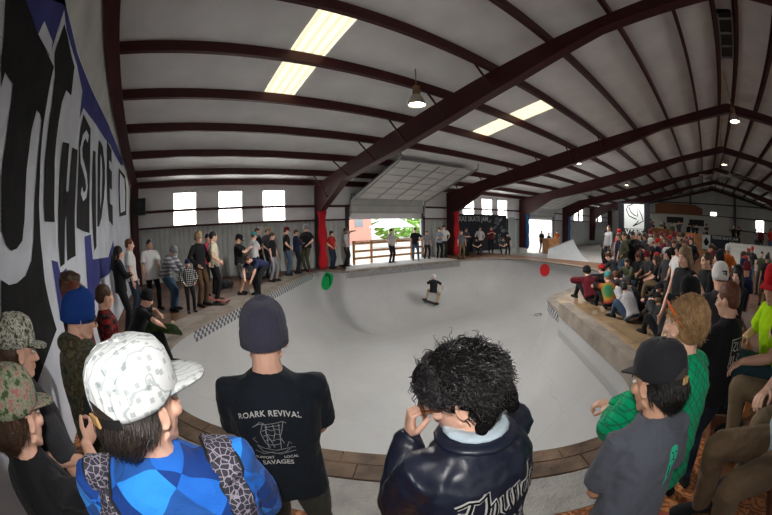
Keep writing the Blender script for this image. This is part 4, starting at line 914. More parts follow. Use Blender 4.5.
mb=MB(); mb.box((29.9,-8.8,.32),(4.2,9.2,.64)); O('spectator_platform',mb,mat('platform_wood',(.25,.17,.1),rough=.7,var=.2),label='low wooden spectator platform behind the white ramp at the right',cat='platform')
# plywood fence with posts
r=E('plywood_fence',(28,.5,0),0,'orange brown plywood fence below the far mezzanine','fence')
PLY=planks('orange_plywood',(.36,.16,.06),rot=0.)
for k,(a,b,z0,z1) in enumerate([(2.25,4.1,0,1.78),(.1,2.2,0,1.62),(-2.0,.05,0,1.58),(-4.1,-2.05,0,1.55)]): mb=MB(); mb.box((0,(a+b)/2,(z0+z1)/2),(.04,b-a,z1-z0)); O('panel',mb,PLY,r)
for y in (-4,-2,.08,2.2,4.0): mb=MB(); mb.box((-.05,y,.85),(.09,.09,1.7)); O('post',mb,WOOD,r)
mb=MB(); mb.box((30.6,.9,.35),(4.9,9.4,.7)); O('spectator_platform',mb,mat('platform_wood',(.25,.17,.1)),label='raised wooden deck behind the orange plywood fence',cat='platform')
r=E('mezzanine',(38,1.6,0),0,'white walled mezzanine with dark openings at the far end','mezzanine')
mb=MB(); mb.box((.1,0,1.6),(.2,10,3.2)); O('wall',mb,mat('mezz_white',(.4,.4,.37),rough=.7,var=.06),r)
for y0,y1,z0,z1 in ((2.6,.6,2.35,2.95),(-.1,-1.9,2.2,2.8)):
    mb=MB(); mb.box((-.02,(y0+y1)/2,(z0+z1)/2),(.06,abs(y1-y0),z1-z0)); O('opening',mb,BLACKM,r)
mb=MB(); pp=[(4.0,3.2),(4.0,4.2),(3.3,4.32),(-.9,4.25),(-1.7,3.9),(-1.75,3.2)]; mb.prism(pp,.25,.4,'yz'); O('brown_panel',mb,mat('brown_board',(.16,.06,.025),rough=.6,var=.2),r)
mb=MB(); mb.box((3.8,0,3.18),(7.5,10,.12)); O('upper_deck',mb,mat('platform_wood',(.25,.17,.1)),r)
# big ceiling fan near the ridge
r=E('ceiling_fan',(26.5,-2.6,5.55),0,'large slow ceiling fan with long thin blades under the far ridge','fan')
m=MB(); m.tube([(0,0,0),(0,0,.25)],[.22,.18],12); m.tube([(0,0,.2),(0,0,1.2)],[.04,.04],6); O('hub',m,GREYM,r)
for k in range(8):
    m=MB(); a=k*PI/4+.2; d=V((math.cos(a),math.sin(a),0)); m.bar(d*.15+V((0,0,.08)),d*2.7+V((0,0,.02)),.16,.015,up=V((0,0,1))+d.cross(V((0,0,1)))*.3); O('blade',m,mat('fan_blade',(.35,.34,.3),rough=.5),r)
# speaker box in the corner
r=E('loudspeaker',(-1.15,13.3,2.62),0,'black loudspeaker box mounted high in the left corner','speaker'); mb=MB(); mb.box((0,0,.25),(.45,.35,.6)); O('cabinet',mb,BLACKM,r); mb=MB(); mb.tube([(0,-.17,.33),(0,-.2,.33)],[.14,.13],16); mb.tube([(0,-.17,.1),(0,-.2,.1)],[.07,.06],12); O('driver',mb,mat('speaker_cone',(.03,.03,.03)),r)
# ------------------------------------------------------------------ painted spots on the bowl
GRN=mat('spot_green',(.0,.28,.07),rough=.5); RED=mat('spot_red_bright',(.5,.012,.012),rough=.5)
def bowlspot(name,target_px_dir,parts,m,label,X=None):
    d=V(target_px_dir).normalized(); o_=V((0,0,2.0)); bvh=BVHTree.FromPolygons([v.co for v in bowl.data.vertices],[tuple(p.vertices) for p in bowl.data.polygons])
    h=bvh.ray_cast(o_+d*4.5,d); 
    if h[0] is None: return None
    c,n=h[0],h[1]; n=n if n.dot(d)<0 else -n; X=V((0,0,1)).cross(n).normalized(); Y=n.cross(X).normalized()
    o=decal(name,parts,m,None,bowl.data,c,X,Y,off=.0,maxlen=.08,depth=.5)
    for v in o.data.vertices: v.co+=n*.02
    return tag(o,None,label,'painted spot')
rr=[(.24*math.cos(a),.42*math.sin(a)) for a in [2*PI*i/28 for i in range(28)]]
o=bowlspot('green_grip_emblem',SP_G,[((lambda A:[(p[0]*math.cos(.35)-p[1]*math.sin(.35)*-1,p[0]*-math.sin(.35)+p[1]*math.cos(.35)) for p in A])(rr),[tuple(range(28))],(0,0))],GRN,'green oval emblem painted on the far left bowl wall')
bowlspot('green_emblem_mark',SP_G,[(*strokes([[(-.08,.17),(.0,.26),(.1,.14),(.11,-.07),(.07,-.2)],[(-.07,.07),(0,.11),(.07,.03)]],.06),(0,0))],BBLK,'dark face lines inside the green oval emblem').location+=V((-.01,-.02,.004))
bowlspot('red_spot',SP_R,[(*disc(.31),(0,0))],RED,'round red spot painted on the far right bowl wall')
sk=[disc(.2,18,1.1,0,.0)+((0,0),)]
bowlspot('skull_sticker',SP_S,[(*strokes([[(.15*math.cos(a),.18*math.sin(a)) for a in [2*PI*i/20 for i in range(21)]],[(-.08,.05),(-.02,.0)],[(.03,.02),(.09,.06)],[(-.06,-.08),(.06,-.09)],[(-.1,.12),(.0,.16),(.1,.1)]],.035),(0,0))],BBLK,'small black and white round skull sticker at the tip of the peninsula')
# ------------------------------------------------------------------ bleachers on the right
BLW=mat('bleacher_lumber',(.16,.06,.025),rough=.6,var=.35,vscale=5)
BLO=mat('bleacher_lumber_new',(.4,.17,.055),rough=.6,var=.25,vscale=5)
r=E('wooden_bleachers',(1.2,-.55,0),0,'wooden bleacher bench along the right edge of the deck','bleachers')
for y,z,w in ((-.42,.89,.3),(.0,.58,.26),(-1.1,1.3,.34),(-.78,.86,.26)):
    for k in range(2): mb=MB(); mb.box((1.05+2.15*k,y,z),(2.1,w,.04)); O('seat_plank',mb,BLO if z<.5 else BLW,r)
for x in (.1,1.5,2.9,4.2):
    mb=MB(); mb.box((x,-.56,.44),(.09,.09,.88)); mb.box((x,-1.24,.64),(.09,.09,1.28)); O('upright',mb,BLO,r)
    mb=MB(); mb.bar((x,.02,.22),(x,-1.2,1.16),.04,.16); O('stringer',mb,BLO,r)
mb=MB(); mb.box((2.15,.04,.3),(4.3,.03,.2)); O('kick_board',mb,BLW,r)
# ------------------------------------------------------------------ skateboards
def skateboard(loc,rz,label,deckc,wheelc,rx=0,ry=0,group=None):
    r=E('skateboard',loc,rz,label,'skateboard',group); r.rotation_euler=(rx,ry,rz)
    m=MB(); rs=[]
    for i in range(15):
        t=i/14; y=-.4+.8*t; w=.1*(1-max(0,abs(y)-.3)**2*55); w=max(w,.03) if i not in(0,14) else .03; z=.1+max(0,abs(y)-.27)**1.3*.75
        rs.append([V((-w,y,z+.012)),V((-w*.5,y,z+.006)),V((w*.5,y,z+.006)),V((w,y,z+.012)),V((w,y,z+.002)),V((w*.5,y,z-.005)),V((-w*.5,y,z-.005)),V((-w,y,z+.002))])
    m.loft(rs); O('deck',m,deckc,r,smooth=True)
    for y in (-.22,.22):
        m=MB(); m.box((0,y,.085),(.05,.07,.02)); m.tube([(-.07,y,.058),(.07,y,.058)],[.012,.012],8); m.tube([(0,y,.09),(0,y+(.02 if y>0 else -.02),.055)],[.022,.014],8); O('truck',m,GREYM,r)
        for x in (-.085,.085): m=MB(); m.tube([(x-.018,y,.055),(x-.012,y,.055),(x+.012,y,.055),(x+.018,y,.055)],[.02,.027,.027,.02],16); O('wheel',m,wheelc,r)
    return r
WHW=mat('wheel_white',(.55,.53,.48),rough=.4); WHG=mat('wheel_green',(.0,.35,.15),rough=.4); WHR=mat('wheel_red',(.45,.03,.03),rough=.4)
DKG=mat('deck_green_graphic',(.05,.09,.03),rough=.5,var=.8,vscale=9); DKB=mat('deck_dark',(.03,.02,.02),rough=.6,var=.3); DKR=mat('deck_red_graphic',(.3,.07,.05),rough=.5,var=.8,vscale=10)
# ------------------------------------------------------------------ foreground figures
DET=2
def frame_at(s,h,y=-.2): return s.at(0,y,h),s.Rt@V((1,0,0)),s.Rt@V((0,0,1))
PRT=mat('shirt_print_white',(.5,.5,.48),rough=.9)
# 1 beanie, black tee
cloth('tee_black_print',(.010,.014,.020),.3)
r,p,s,Mh=person('person in a slate knit beanie and black T-shirt with a ship print',(.315,1.2,0),70,1.75,'folded',P=dict(head=(.0,8,0),hl=(.04,.2,1.06),hr=(-.02,.23,1.04),pl=(-1,-.35,-.3),pr=(1,-.35,-.3),lean=3,sw=.182),det=DET,top=C('tee_black_print'),sleeve='short',legs=cloth('trousers_olive_grey',(.05,.055,.045)),hair=('buzz','brown'),hat=None,fit=1.0,fold=.004,hem=-.1)
BEAN=mat('slate_knit',(.045,.045,.07),rough=.95,spec=.1,sheen=.1,bump=.5,bscale=160)
o=O('beanie',mk_hat('beanie',2),BEAN,r); o.matrix_local=Mh@Matrix.Translation((0,0,-.005))
O_,X,Y=frame_at(s,.36,-.3); sh=p['shirt'].data
decal('back_print_title',[(*text_polys('ROARK REVIVAL',.033,arch=1.6,spacing=1.1,bold=.0006,sx=.92),(-.012,.01))],PRT,r,sh,O_,X,Y)
ship=[[(-.085,-.075),(-.06,-.115),(.0,-.13),(.05,-.12),(.085,-.095),(.06,-.1),(.0,-.108),(-.05,-.095),(-.085,-.075)],[(-.03,-.1),(-.025,.045)],[(.03,-.1),(.04,.05)],[(-.04,.045),(0,.05),(.06,.06),(.075,.05)],[(-.04,.045),(-.055,.0),(-.04,-.06),(-.02,-.09)],[(.06,.055),(.05,.01),(.035,-.03),(.05,-.07)],[(-.02,.04),(-.03,0),(-.01,-.05),(0,-.09)],[(.01,.045),(.015,0),(.0,-.05)],[(-.09,.03),(-.06,.048),(-.03,.05)],[(-.09,.03),(-.075,.04),(-.05,.06),(-.03,.052)],[(-.08,-.06),(-.1,-.04),(-.085,-.03)],[(.06,-.09),(.075,-.06),(.085,-.075)],[(.085,-.095),(.1,-.1)],[(-.1,-.11),(-.06,-.13),(-.02,-.12),(.02,-.135),(.06,-.125),(.1,-.12)],[(-.045,-.02),(-.02,-.01),(.0,-.02),(.02,-.01),(.04,-.02)],[(-.045,-.05),(-.02,-.04),(.0,-.05),(.02,-.04),(.04,-.05)],[(-.045,.01),(-.02,.02),(.0,.01),(.02,.02),(.045,.01)],[(-.035,-.07),(.0,-.075),(.035,-.07)],[(-.03,.03),(.0,.035),(.045,.04)]]
decal('back_print_ship',[([(x_*.8-.012,y_*.8) for x_,y_ in strokes(ship,.0034)[0]],strokes(ship,.0034)[1],(0,-.075))],mat('shirt_print_grey',(.26,.26,.26),rough=.9),r,sh,O_,X,Y,maxlen=.02)
decal('back_print_lower',[(*text_polys('SUPPORT',.018,bold=.0004),(-.06,-.2)),(*text_polys('LOCAL',.018,bold=.0004),(.045,-.2)),(*text_polys('SAVAGES',.031,arch=1.6,bold=.0006),(-.012,-.225))],PRT,r,sh,O_,X,Y)
# 2 dark curly hair, coach jacket
r,p,s,Mh=person('person with thick dark curly hair, glasses and shiny black jacket, hand at chin',(.675,.525,0),88,1.735,'stand',P=dict(lean=12,pel=(0,-.1,.95),head=(.75,20,-4),hl=(-.075,.19,1.335),hr=(.1,.32,1.05),pl=(-.45,-.1,-1),pr=(1,-.3,-.4),sw=.19,handl=((.12,.1,1.),(.8,-.45,0),1.2)),det=DET,top=mat('nylon_jacket',(.010,.013,.028),rough=.42,spec=.5,bump=.6,bscale=6),sleeve='long',legs='black',hair=('curly','black'),bulk=.014,fit=1.0,fold=.006)
hm=mat('hair_dark_shine',(.016,.014,.015),rough=.34,spec=.6); hbase=mat('hair_dark_base',(.008,.007,.007),rough=.95,spec=.05,bump=.8,bscale=120)
p['hair'].material_slots[0].material=hbase
O('hair_locks',mk_strands('fringe',700,4,.0012),hm,p['hair'])
o=O('hair_locks',mk_strands('curly',3400,3,.0012),hm,p['hair'])
m=MB(); m.tube([s.nb+s.Rt@V((.075*math.cos(a),.065*math.sin(a)-.01,.005+.012*math.sin(a))) for a in [2*PI*k/16 for k in range(17)]],[(.011,.028)]*17,8,flat=(0,0,1)); O('shirt_collar',m,cloth('collar_pale_blue',(.45,.55,.62)),r,smooth=True)
m=MB(); m.tube([s.nb+s.Rt@V((.098*math.cos(a),.085*math.sin(a)-.012,-.018+.012*math.sin(a))) for a in [2*PI*k/16 for k in range(17)]],[(.014,.034)]*17,8,flat=(0,0,1)); O('jacket_collar',m,MC['nylon_jacket'],r,smooth=True)
m=MB()
for q in(-1,1): m.tube([V((q*.034+.023*math.cos(a),.105+.003*math.cos(a),.002+.019*math.sin(a))) for a in [2*PI*k/14 for k in range(15)]],[.0028]*15,6); m.tube([(q*.057,.103,.008),(q*.078,.06,.01),(q*.082,-.005,.006)],[.003,.003,.0025],6)
m.tube([(-.012,.107,.006),(.012,.107,.006)],[.0028]*2,6); o=O('glasses',m,mat('tortoiseshell',(.16,.05,.012),rough=.2),r,smooth=True); o.matrix_local=Mh
O_,X,Y=frame_at(s,.28,-.35)
goth=[]
def G(x,segs): goth.extend([[(x+a*.9,b) for a,b in q] for q in segs])
T_=[[(0,.05),(.03,.065),(.06,.055),(.085,.07)],[(.04,.06),(.03,.02),(.035,-.04),(.06,-.055)],[(.015,.03),(.0,-.01),(.015,-.04)]]
h_=[[(0,.075),(.005,.0),(0,-.05)],[(.005,.015),(.03,.03),(.035,0),(.03,-.05),(.045,-.06)]]
u_=[[(0,.03),(.004,-.03),(.018,-.045),(.035,-.03)],[(.035,.035),(.038,-.02),(.048,-.045)]]
n_=[[(0,.03),(.005,.0),(.0,-.045)],[(.005,.015),(.03,.032),(.036,.0),(.034,-.045)]]
d_=[[(.03,.085),(.035,.0),(.03,-.045)],[(.03,.02),(.005,.015),(.0,-.02),(.015,-.045),(.032,-.035)]]
e_=[[(.03,.015),(.01,.03),(0,0),(.01,-.04),(.035,-.035)],[(.0,-.005),(.03,.012)]]
r_=[[(0,.03),(.005,0),(0,-.045)],[(.004,.012),(.028,.032)]]
x=-.17
for L_,w in ((T_,.085),(h_,.055),(u_,.058),(n_,.048),(d_,.05),(e_,.045),(r_,.035)): G(x,L_); x+=w*.95
goth2=[[(a+.075,b-.1) for a,b in q] for q in goth[7:]]
decal('back_print_outline',[(*strokes(goth,.019),(0,0))],PRT,r,p['shirt'].data,O_,X,Y,off=.003,maxlen=.02,depth=.4)
decal('back_print_letters',[(*strokes(goth,.009),(0,0))],BBLK,r,p['shirt'].data,O_,X,Y,off=.0055,maxlen=.02,depth=.4)
decal('back_print_numerals',[(*strokes([[(0,-.11),(.03,-.1),(.0,-.14),(.035,-.145)],[(.055,-.1),(.05,-.145)],[(.075,-.105),(.1,-.1),(.08,-.125),(.105,-.14),(.075,-.148)]],.008),(-.02,0))],PRT,r,p['shirt'].data,O_,X,Y,off=.003,maxlen=.02,depth=.4)
# 3 white patterned cap, blue check shirt, backpack
chk=cloth('blue_check_flannel',(.02,.12,.5)); N,L=nt(chk); b=N['Principled BSDF']; tc=N.new('ShaderNodeTexCoord'); mp=N.new('ShaderNodeMapping'); mp.inputs['Rotation'].default_value=(0,R(40),R(5)); L.new(tc.outputs['Object'],mp.inputs['Vector'])
k1=N.new('ShaderNodeTexChecker'); k1.inputs['Scale'].default_value=8.5; k1.inputs['Color1'].default_value=(.02,.15,.62,1); k1.inputs['Color2'].default_value=(.012,.05,.24,1); L.new(mp.outputs['Vector'],k1.inputs['Vector'])
sx=N.new('ShaderNodeSeparateXYZ'); L.new(mp.outputs['Vector'],sx.inputs[0]); ml=N.new('ShaderNodeMath'); ml.operation='MULTIPLY'; ml.inputs[1].default_value=4.25; L.new(sx.outputs['X'],ml.inputs[0]); fr=N.new('ShaderNodeMath'); fr.operation='FRACT'; L.new(ml.outputs[0],fr.inputs[0])
rr_=ramp(N,[(0,(1,1,1)),(.5,(1.6,1.9,1.5))],True); L.new(fr.outputs[0],rr_.inputs['Fac']); mu=N.new('ShaderNodeMixRGB'); mu.blend_type='MULTIPLY'; mu.inputs['Fac'].default_value=1; L.new(k1.outputs['Color'],mu.inputs['Color1']); L.new(rr_.outputs['Color'],mu.inputs['Color2']); L.new(mu.outputs['Color'],b.inputs['Base Color'])
r,p,s,Mh=person('person in a white patterned cap and bright blue check shirt wearing backpack straps',(-.148,.76,0),92,1.79,'stand',P=dict(head=(-.92,4,0),lean=8,pel=(0,-.05,.95),hl=(-.15,.3,1.05),hr=(.15,.3,1.05),sw=.2),det=DET,top=chk,sleeve='long',legs='jeans',hair=('under','black'),bulk=.012,fit=1.05,fold=.008)
hb=mat('hair_dark_brown',(.03,.022,.018),rough=.4,spec=.5); p['hair'].material_slots[0].material=hb
O('hair_locks',mk_strands('under',1300,5,.0016),hb,p['hair'])
capm=cloth('white_cap_print',(.62,.64,.65),.1); N,L=nt(capm); b=N['Principled BSDF']; tc=N.new('ShaderNodeTexCoord'); vo=N.new('ShaderNodeTexVoronoi'); vo.inputs['Scale'].default_value=46; vo.distance='CHEBYCHEV'; L.new(tc.outputs['Object'],vo.inputs['Vector'])
ra=ramp(N,[(0,(.4,.44,.44)),(.24,(.66,.68,.69))],True); L.new(vo.outputs['Distance'],ra.inputs['Fac']); w=N.new('ShaderNodeTexWave'); w.inputs['Scale'].default_value=16; w.inputs['Distortion'].default_value=9; L.new(tc.outputs['Object'],w.inputs['Vector']); rb=ramp(N,[(0,(.62,.66,.66)),(.06,(1,1,1))],True); L.new(w.outputs['Color'],rb.inputs['Fac'])
mu=N.new('ShaderNodeMixRGB'); mu.blend_type='MULTIPLY'; mu.inputs['Fac'].default_value=1; L.new(ra.outputs['Color'],mu.inputs['Color1']); L.new(rb.outputs['Color'],mu.inputs['Color2']); L.new(mu.outputs['Color'],b.inputs['Base Color'])
def nearcap(r,Mh,m,brimm,strapm=None,tilt=8,scale=1.04,brimL=.08,flat=.01,dz=0.):
    o=O('cap',mk_hat('cap',2),m,r); o.matrix_local=Mh@Matrix.Translation((0,-.006,.006+dz))@Matrix.Rotation(R(tilt),4,'X')@Matrix.Scale(scale,4)
    O('brim',mk_brim(False,2,flat,brimL),brimm,o)
    t=MB(); t.ell((0,-.012,.144),(.007,.007,.004),None,10,6); O('button',t,brimm,o)
    t=MB()
    for k in range(6):
        a=PI/6+k*PI/3; pts=[(.0885*q*math.cos(a),-.012+.1095*q*math.sin(a),z+.0012) for q,z in ((1.0,.03),(1.01,.065),(.94,.098),(.79,.122),(.53,.137),(.2,.143))]; t.tube(pts,[.0014]*6,4)
    O('seam',t,brimm,o)
    if strapm:
        # half-moon opening above the strap shows hair
        t=MB(); rs=[]
        for k in range(13):
            a=R(-90-42+84*k/12); rs.append([V((.091*q*math.cos(a),-.012+.1125*q*math.sin(a),z)) for q,z in ((.99,.008),(1.0,.008),(1.0,.03),(.99,.03))])
        t.loft(rs); O('strap',t,strapm,o)
        t=MB(); rs=[]
        for k in range(13):
            f=k/12; a=R(-90-34+68*f); hh=.032+.03*math.sin(PI*f)
            rs.append([V((.089*q*math.cos(a),-.012+.1105*q*math.sin(a),z)) for q,z in ((1.0,.03),(1.008,.03),(1.012-.02*math.sin(PI*f),hh),(1.0-.02*math.sin(PI*f),hh))])
        t.loft(rs); O('back_opening',t,hb,o)
        t=MB(); t.box((0,-.127,.02),(.03,.006,.024)); O('buckle',t,mat('tan_leather',(.5,.3,.12),rough=.5),o)
    return o
nearcap(r,Mh,capm,capm,mat('black_webbing',(.012,.012,.012),rough=.7),tilt=8,scale=1.12,brimL=.105,flat=.012)
# backpack straps and pack
strap=mat('strap_webbing_print',(.06,.06,.08),rough=.8); N,L=nt(strap); b=N['Principled BSDF']; tc=N.new('ShaderNodeTexCoord'); vo=N.new('ShaderNodeTexVoronoi'); vo.feature='DISTANCE_TO_EDGE'; vo.distance='EUCLIDEAN'; vo.inputs['Scale'].default_value=58; L.new(tc.outputs['Object'],vo.inputs['Vector']); ra=ramp(N,[(0,(.3,.27,.33)),(.06,(.035,.035,.05))],True); L.new(vo.outputs['Distance'],ra.inputs['Fac']); L.new(ra.outputs['Color'],b.inputs['Base Color'])
bk=E('backpack',(0,0,0),0,'dark backpack with patterned shoulder straps on the blue check shirt','backpack'); bk.matrix_world=Matrix.Translation((-.148,.76,0))@Matrix.Rotation(R(2),4,'Z')@Matrix.Scale(1.79/1.75,4)
bvh_=BVHTree.FromPolygons([v.co for v in p['shirt'].data.vertices],[tuple(q.vertices) for q in p['shirt'].data.polygons])
for sd in(-1,1):
    t=MB(); rs=[]
    for k in range(19):
        a=R(-62+165*k/18); q=s.at(sd*(.135+.02*math.cos(a)),-.02,.3)+s.Rt@V((0,-math.sin(R(90)-a+R(0))*0,0))
        d=s.Rt@V((sd*.22,-math.cos(a),math.sin(a)+.05)).normalized() if a<PI/2 else s.Rt@V((sd*.22,-math.cos(a),math.sin(a))).normalized()
        h=bvh_.ray_cast(q+d*.5,-d)
        if h[0] is None: continue
        c=h[0]; nrm=h[1]; T=s.Rt@V((1,0,0)); T=(T-nrm*T.dot(nrm)).normalized()
        rs.append([c-T*.038+nrm*.001,c-T*.034+nrm*.012,c+T*.034+nrm*.012,c+T*.038+nrm*.001])
    t.loft(rs); O('shoulder_strap',t,strap,bk,smooth=False)
    t=MB(); rs2=[]
    for k2,q4 in enumerate(rs):
        for e_i in (0,): pass
    for side_ in (0,3):
        t.tube([q4[side_] for q4 in rs],[.005]*len(rs),6)
    O('strap_edging',t,mat('black_webbing',(.012,.012,.012)),bk,smooth=True)
t=MB(); rs=[]
for k in range(9):
    z=.0+.34*k/8; w=.15*(1-.25*(max(0,k-6)/2)); dpt=.12*(1-.5*max(0,k-6)/2); rs.append([s.at(w*math.copysign(abs(math.cos(a))**.6,math.cos(a)),-.24+dpt*.8*math.copysign(abs(math.sin(a))**.6,math.sin(a)),z-.06) for a in [2*PI*j/20 for j in range(20)]])
t.loft(rs); O('pack_body',t,mat('black_webbing',(.012,.012,.012)),bk,smooth=True)
# 4 camo cap, black tee, phone
CAMG=camo('camo_green_pink',((.05,.075,.035),(.17,.2,.12),(.26,.24,.19),(.3,.13,.11)),42); CAMW=camo('camo_pale',((.05,.05,.035),(.2,.2,.15),(.42,.42,.36),(.1,.11,.07)),36); CAMH=camo('camo_hoodie',((.03,.035,.02),(.075,.07,.04),(.05,.04,.02),(.11,.1,.06)),13)
r,p,s,Mh=person('person in a green and pink camouflage cap and black T-shirt holding a phone',(-.68,.86,0),52,1.7,'stand',P=dict(lean=6,head=(.2,12,0),hr=(-.06,.36,1.3),hl=(-.14,.34,1.2),pl=(-1,-.3,-.3),pr=(1,-.3,-.8),handr=((-.1,.9,.35),(-.9,-.3,.1),.75)),det=DET,top='black',sleeve='short',hair=('under','brown'),fit=1.02,fold=.006)
O('hair_locks',mk_strands('under',900,6,.0015),hairmat('brown'),p['hair'])
nearcap(r,Mh,CAMG,CAMG,tilt=4,scale=1.08,brimL=.085)
m=MB(); m.box((0,0,0),(.072,.01,.135)); ph=O('phone',m,BLACKM); ph.matrix_world=Matrix.Translation((-.68,.86,0))@Matrix.Rotation(R(52-90),4,'Z')@Matrix.Translation((-.1,.46,1.33))@Matrix.Rotation(.3,4,'Z')@Matrix.Rotation(-.5,4,'X'); tag(ph,None,'black phone held up by the person in the green camouflage cap','phone')
O_,X,Y=s.at(.13,-.3,.3),s.Rt@V((1,0,0)),s.Rt@V((0,0,1))
decal('sleeve_print',[(*strokes([[(.03*math.sin(k*1.3),-.012*k),(.02*math.cos(k*2.1),-.012*k-.02)] for k in range(14)],.006),(0,0))],PRT,r,p['shirt'].data,O_,X,Y)
# 5 pale camo cap behind
r,p,s,Mh=person('person in a pale woodland camouflage cap between the left wall and the camouflage hoodie',(-.84,1.38,0),48,1.76,'relax',P=dict(head=(-.1,14,0)),det=DET,top='charcoal',hair=('under','brown'),fold=.004)
nearcap(r,Mh,CAMW,CAMW,tilt=4,scale=1.06,brimL=.08)
# 6 blue beanie, camo hoodie
r,p,s,Mh=person('person in a royal blue beanie, glasses and camouflage hoodie with red print',(-.68,1.9,0),28,1.76,'clasp',P=dict(head=(-.22,14,0)),det=DET,top=CAMH,sleeve='long',legs='khaki',hair=('buzz','brown'),bulk=.02,fit=1.05,fold=.008)
o=O('beanie',mk_hat('beanie',2),mat('royal_blue_knit',(.012,.045,.2),rough=.95,spec=.1,bump=.5,bscale=160),r); o.matrix_local=Mh@Matrix.Translation((0,0,-.004))
m=MB()
for q in(-1,1): m.tube([V((q*.034+.024*math.cos(a),.104,.002+.017*math.sin(a))) for a in [2*PI*k/14 for k in range(15)]],[.0035]*15,6); m.tube([(q*.058,.102,.008),(q*.078,.06,.01),(q*.082,-.005,.006)],[.0035,.003,.0025],6)
m.tube([(-.012,.106,.006),(.012,.106,.006)],[.003]*2,6); o=O('glasses',m,BLACKM,r,smooth=True); o.matrix_local=Mh
REDP=mat('print_red',(.55,.03,.02),rough=.8)
decal('chest_print',[(*strokes([[(0,.1),(.03,.08),(.0,.05),(.035,.03)],[(.05,.11),(.045,.03)],[(.0,.0),(.04,.01),(.01,-.03),(.045,-.05)],[(-.03,-.02),(-.04,-.09),(.0,-.08)],[(.02,-.08),(.05,-.1),(.02,-.13)]],.014),(0,0))],REDP,r,p['shirt'].data,s.at(.06,.3,.28),s.Rt@V((-1,0,0)),s.Rt@V((0,0,1)),off=.003)
m=MB(); m.ell(s.at(0,-.07,.49),(.12,.09,.06),None,14,8); O('hood',remesh(m.mesh(),.015,2),CAMH,r)
# 7-9 young people by the wall
person('person with tousled brown hair leaning by the mural behind the blue beanie',(-.98,2.98,0),15,1.78,'relax',det=1,top='navy',hair=('messy','brown'),P=dict(head=(-.1,5,0)))
person('person with auburn hair standing by the mural just behind the blue beanie',(-.84,2.58,0),20,1.74,'pockets',det=1,top='maroon',sleeve='long',hair=('messy','auburn'))
person('young person with short brown hair and a red plaid shirt in front of the mural',(-.72,3.25,0),12,1.62,'pockets',det=1,top=plaid('red_plaid',(.25,.02,.015),(.08,.01,.01),(.01,.01,.01),14),sleeve='long',hair=('short','brown'))
# 10 squatting with green skateboard
r,p,s,Mh=person('person in black and black beanie sitting by the wall with green skateboard',(-.75,5.2,0),18,1.72,'sit2',P=dict(pel=(0,0,.5),head=(-.1,26,0),hl=(.05,.5,.78),hr=(.3,.46,.66)),det=1,top='black',sleeve='short',legs='black',hair=('buzz','black'),hat=('beanie','black'))
skateboard((-.2,5.22,.64),R(55),'green decked skateboard held on the knees of the seated person in black',DKG,WHW,ry=R(-115))
mb=MB(); mb.box((-.95,5.15,.2),(.5,.5,.4)); O('wooden_crate',mb,mat('crate_dark',(.06,.035,.02),rough=.8,var=.3),label='low dark wooden crate under the seated person with the green skateboard',cat='crate')
person('person with long dark hair all in black, leaning on the mural in the left corner',(-1.12,6.95,0),10,1.82,'folded',det=1,top='black',sleeve='long',legs='black',hair=('long','black'))
person('person in a white shirt behind the dark haired one in the left corner',(-1.0,8.1,0),0,1.92,'relax',det=1,top='white',hair=('short','auburn'))
# ---- right foreground
GP=plaid('green_quilt_plaid',(.0,.36,.15),(.005,.22,.1),(.05,.12,.1),30,R(45),.78)
r,p,s,Mh=person('blond person in a bright green plaid shirt with orange sunglasses pushed up',(1.52,-.0,0),62,1.79,'clasp',P=dict(head=(-.1,4,0),lean=9,pel=(0,-.05,.95),hl=(-.1,.3,1.06),hr=(-.02,.36,1.06),pl=(-1,-.2,-.5),pr=(1,-.2,-.6),handl=((.5,.75,0),(.2,0,-1),.8),handr=((-.5,.75,0),(0,0,-1),.8)),det=DET,top=GP,sleeve='long',legs='darkjeans',hair=('short','blond'),bulk=.008,fit=1.0,fold=.008)
O('hair_locks',mk_strands('blond',1700,8,.0013),hairmat('blond'),p['hair'])
m=MB()
for q in(-1,1): m.tube([(q*.06,.075,.1),(q*.088,.02,.075),(q*.09,-.03,.035),(q*.084,-.06,.01)],[.004,.005,.005,.003],8)
O_f=m.mesh('f',smooth=True); o=O('sunglasses',O_f,mat('orange_plastic',(.8,.12,.01),rough=.25),r); o.matrix_local=Mh
m=MB(); m.tube([(-.062,.072,.098),(-.03,.088,.108),(0,.09,.106),(.03,.088,.108),(.062,.072,.098)],[.006,.016,.006,.016,.006],8); O('lenses',m,BLACKM,o,smooth=True)
r,p,s,Mh=person('person in a black cap and slate grey T-shirt with green back print',(1.12,.03,0),48,1.68,'leanon',P=dict(sw=.155,head=(.3,16,0),lean=12,pel=(0,-.06,.95),hl=(-.02,.26,1.0),hr=(.16,.26,1.0),pl=(-.4,-.4,-1),pr=(.6,-.4,-1)),det=DET,top=cloth('tee_slate',(.085,.092,.115),.35),sleeve='short',legs='charcoal',hair=('under','black'),fit=.95,fold=.005,skin_='tan')
O('hair_locks',mk_strands('under',1200,9,.0015),hairmat('black'),p['hair'])
nearcap(r,Mh,cloth('cap_black_wool',(.016,.016,.02),.1),MC['cap_black_wool'],mat('black_webbing',(.012,.012,.012)),tilt=6,scale=1.04,brimL=.07,flat=.02)
O_,X,Y=s.at(.045,-.3,.35),s.Rt@V((1,0,0)),s.Rt@V((0,0,1))
TEALP=mat('print_sea_green',(.02,.42,.24),rough=.8)
fe=[(.0,.055),(.018,.05),(.024,.03),(.018,.005),(.01,-.03),(.004,-.08),(0,-.125),(-.006,-.08),(-.014,-.03),(-.02,.005),(-.024,.03),(-.016,.05)]
decal('back_print_mask',[(fe,[tuple(range(12))],(0,0))],TEALP,r,p['shirt'].data,O_,X,Y,off=.002)
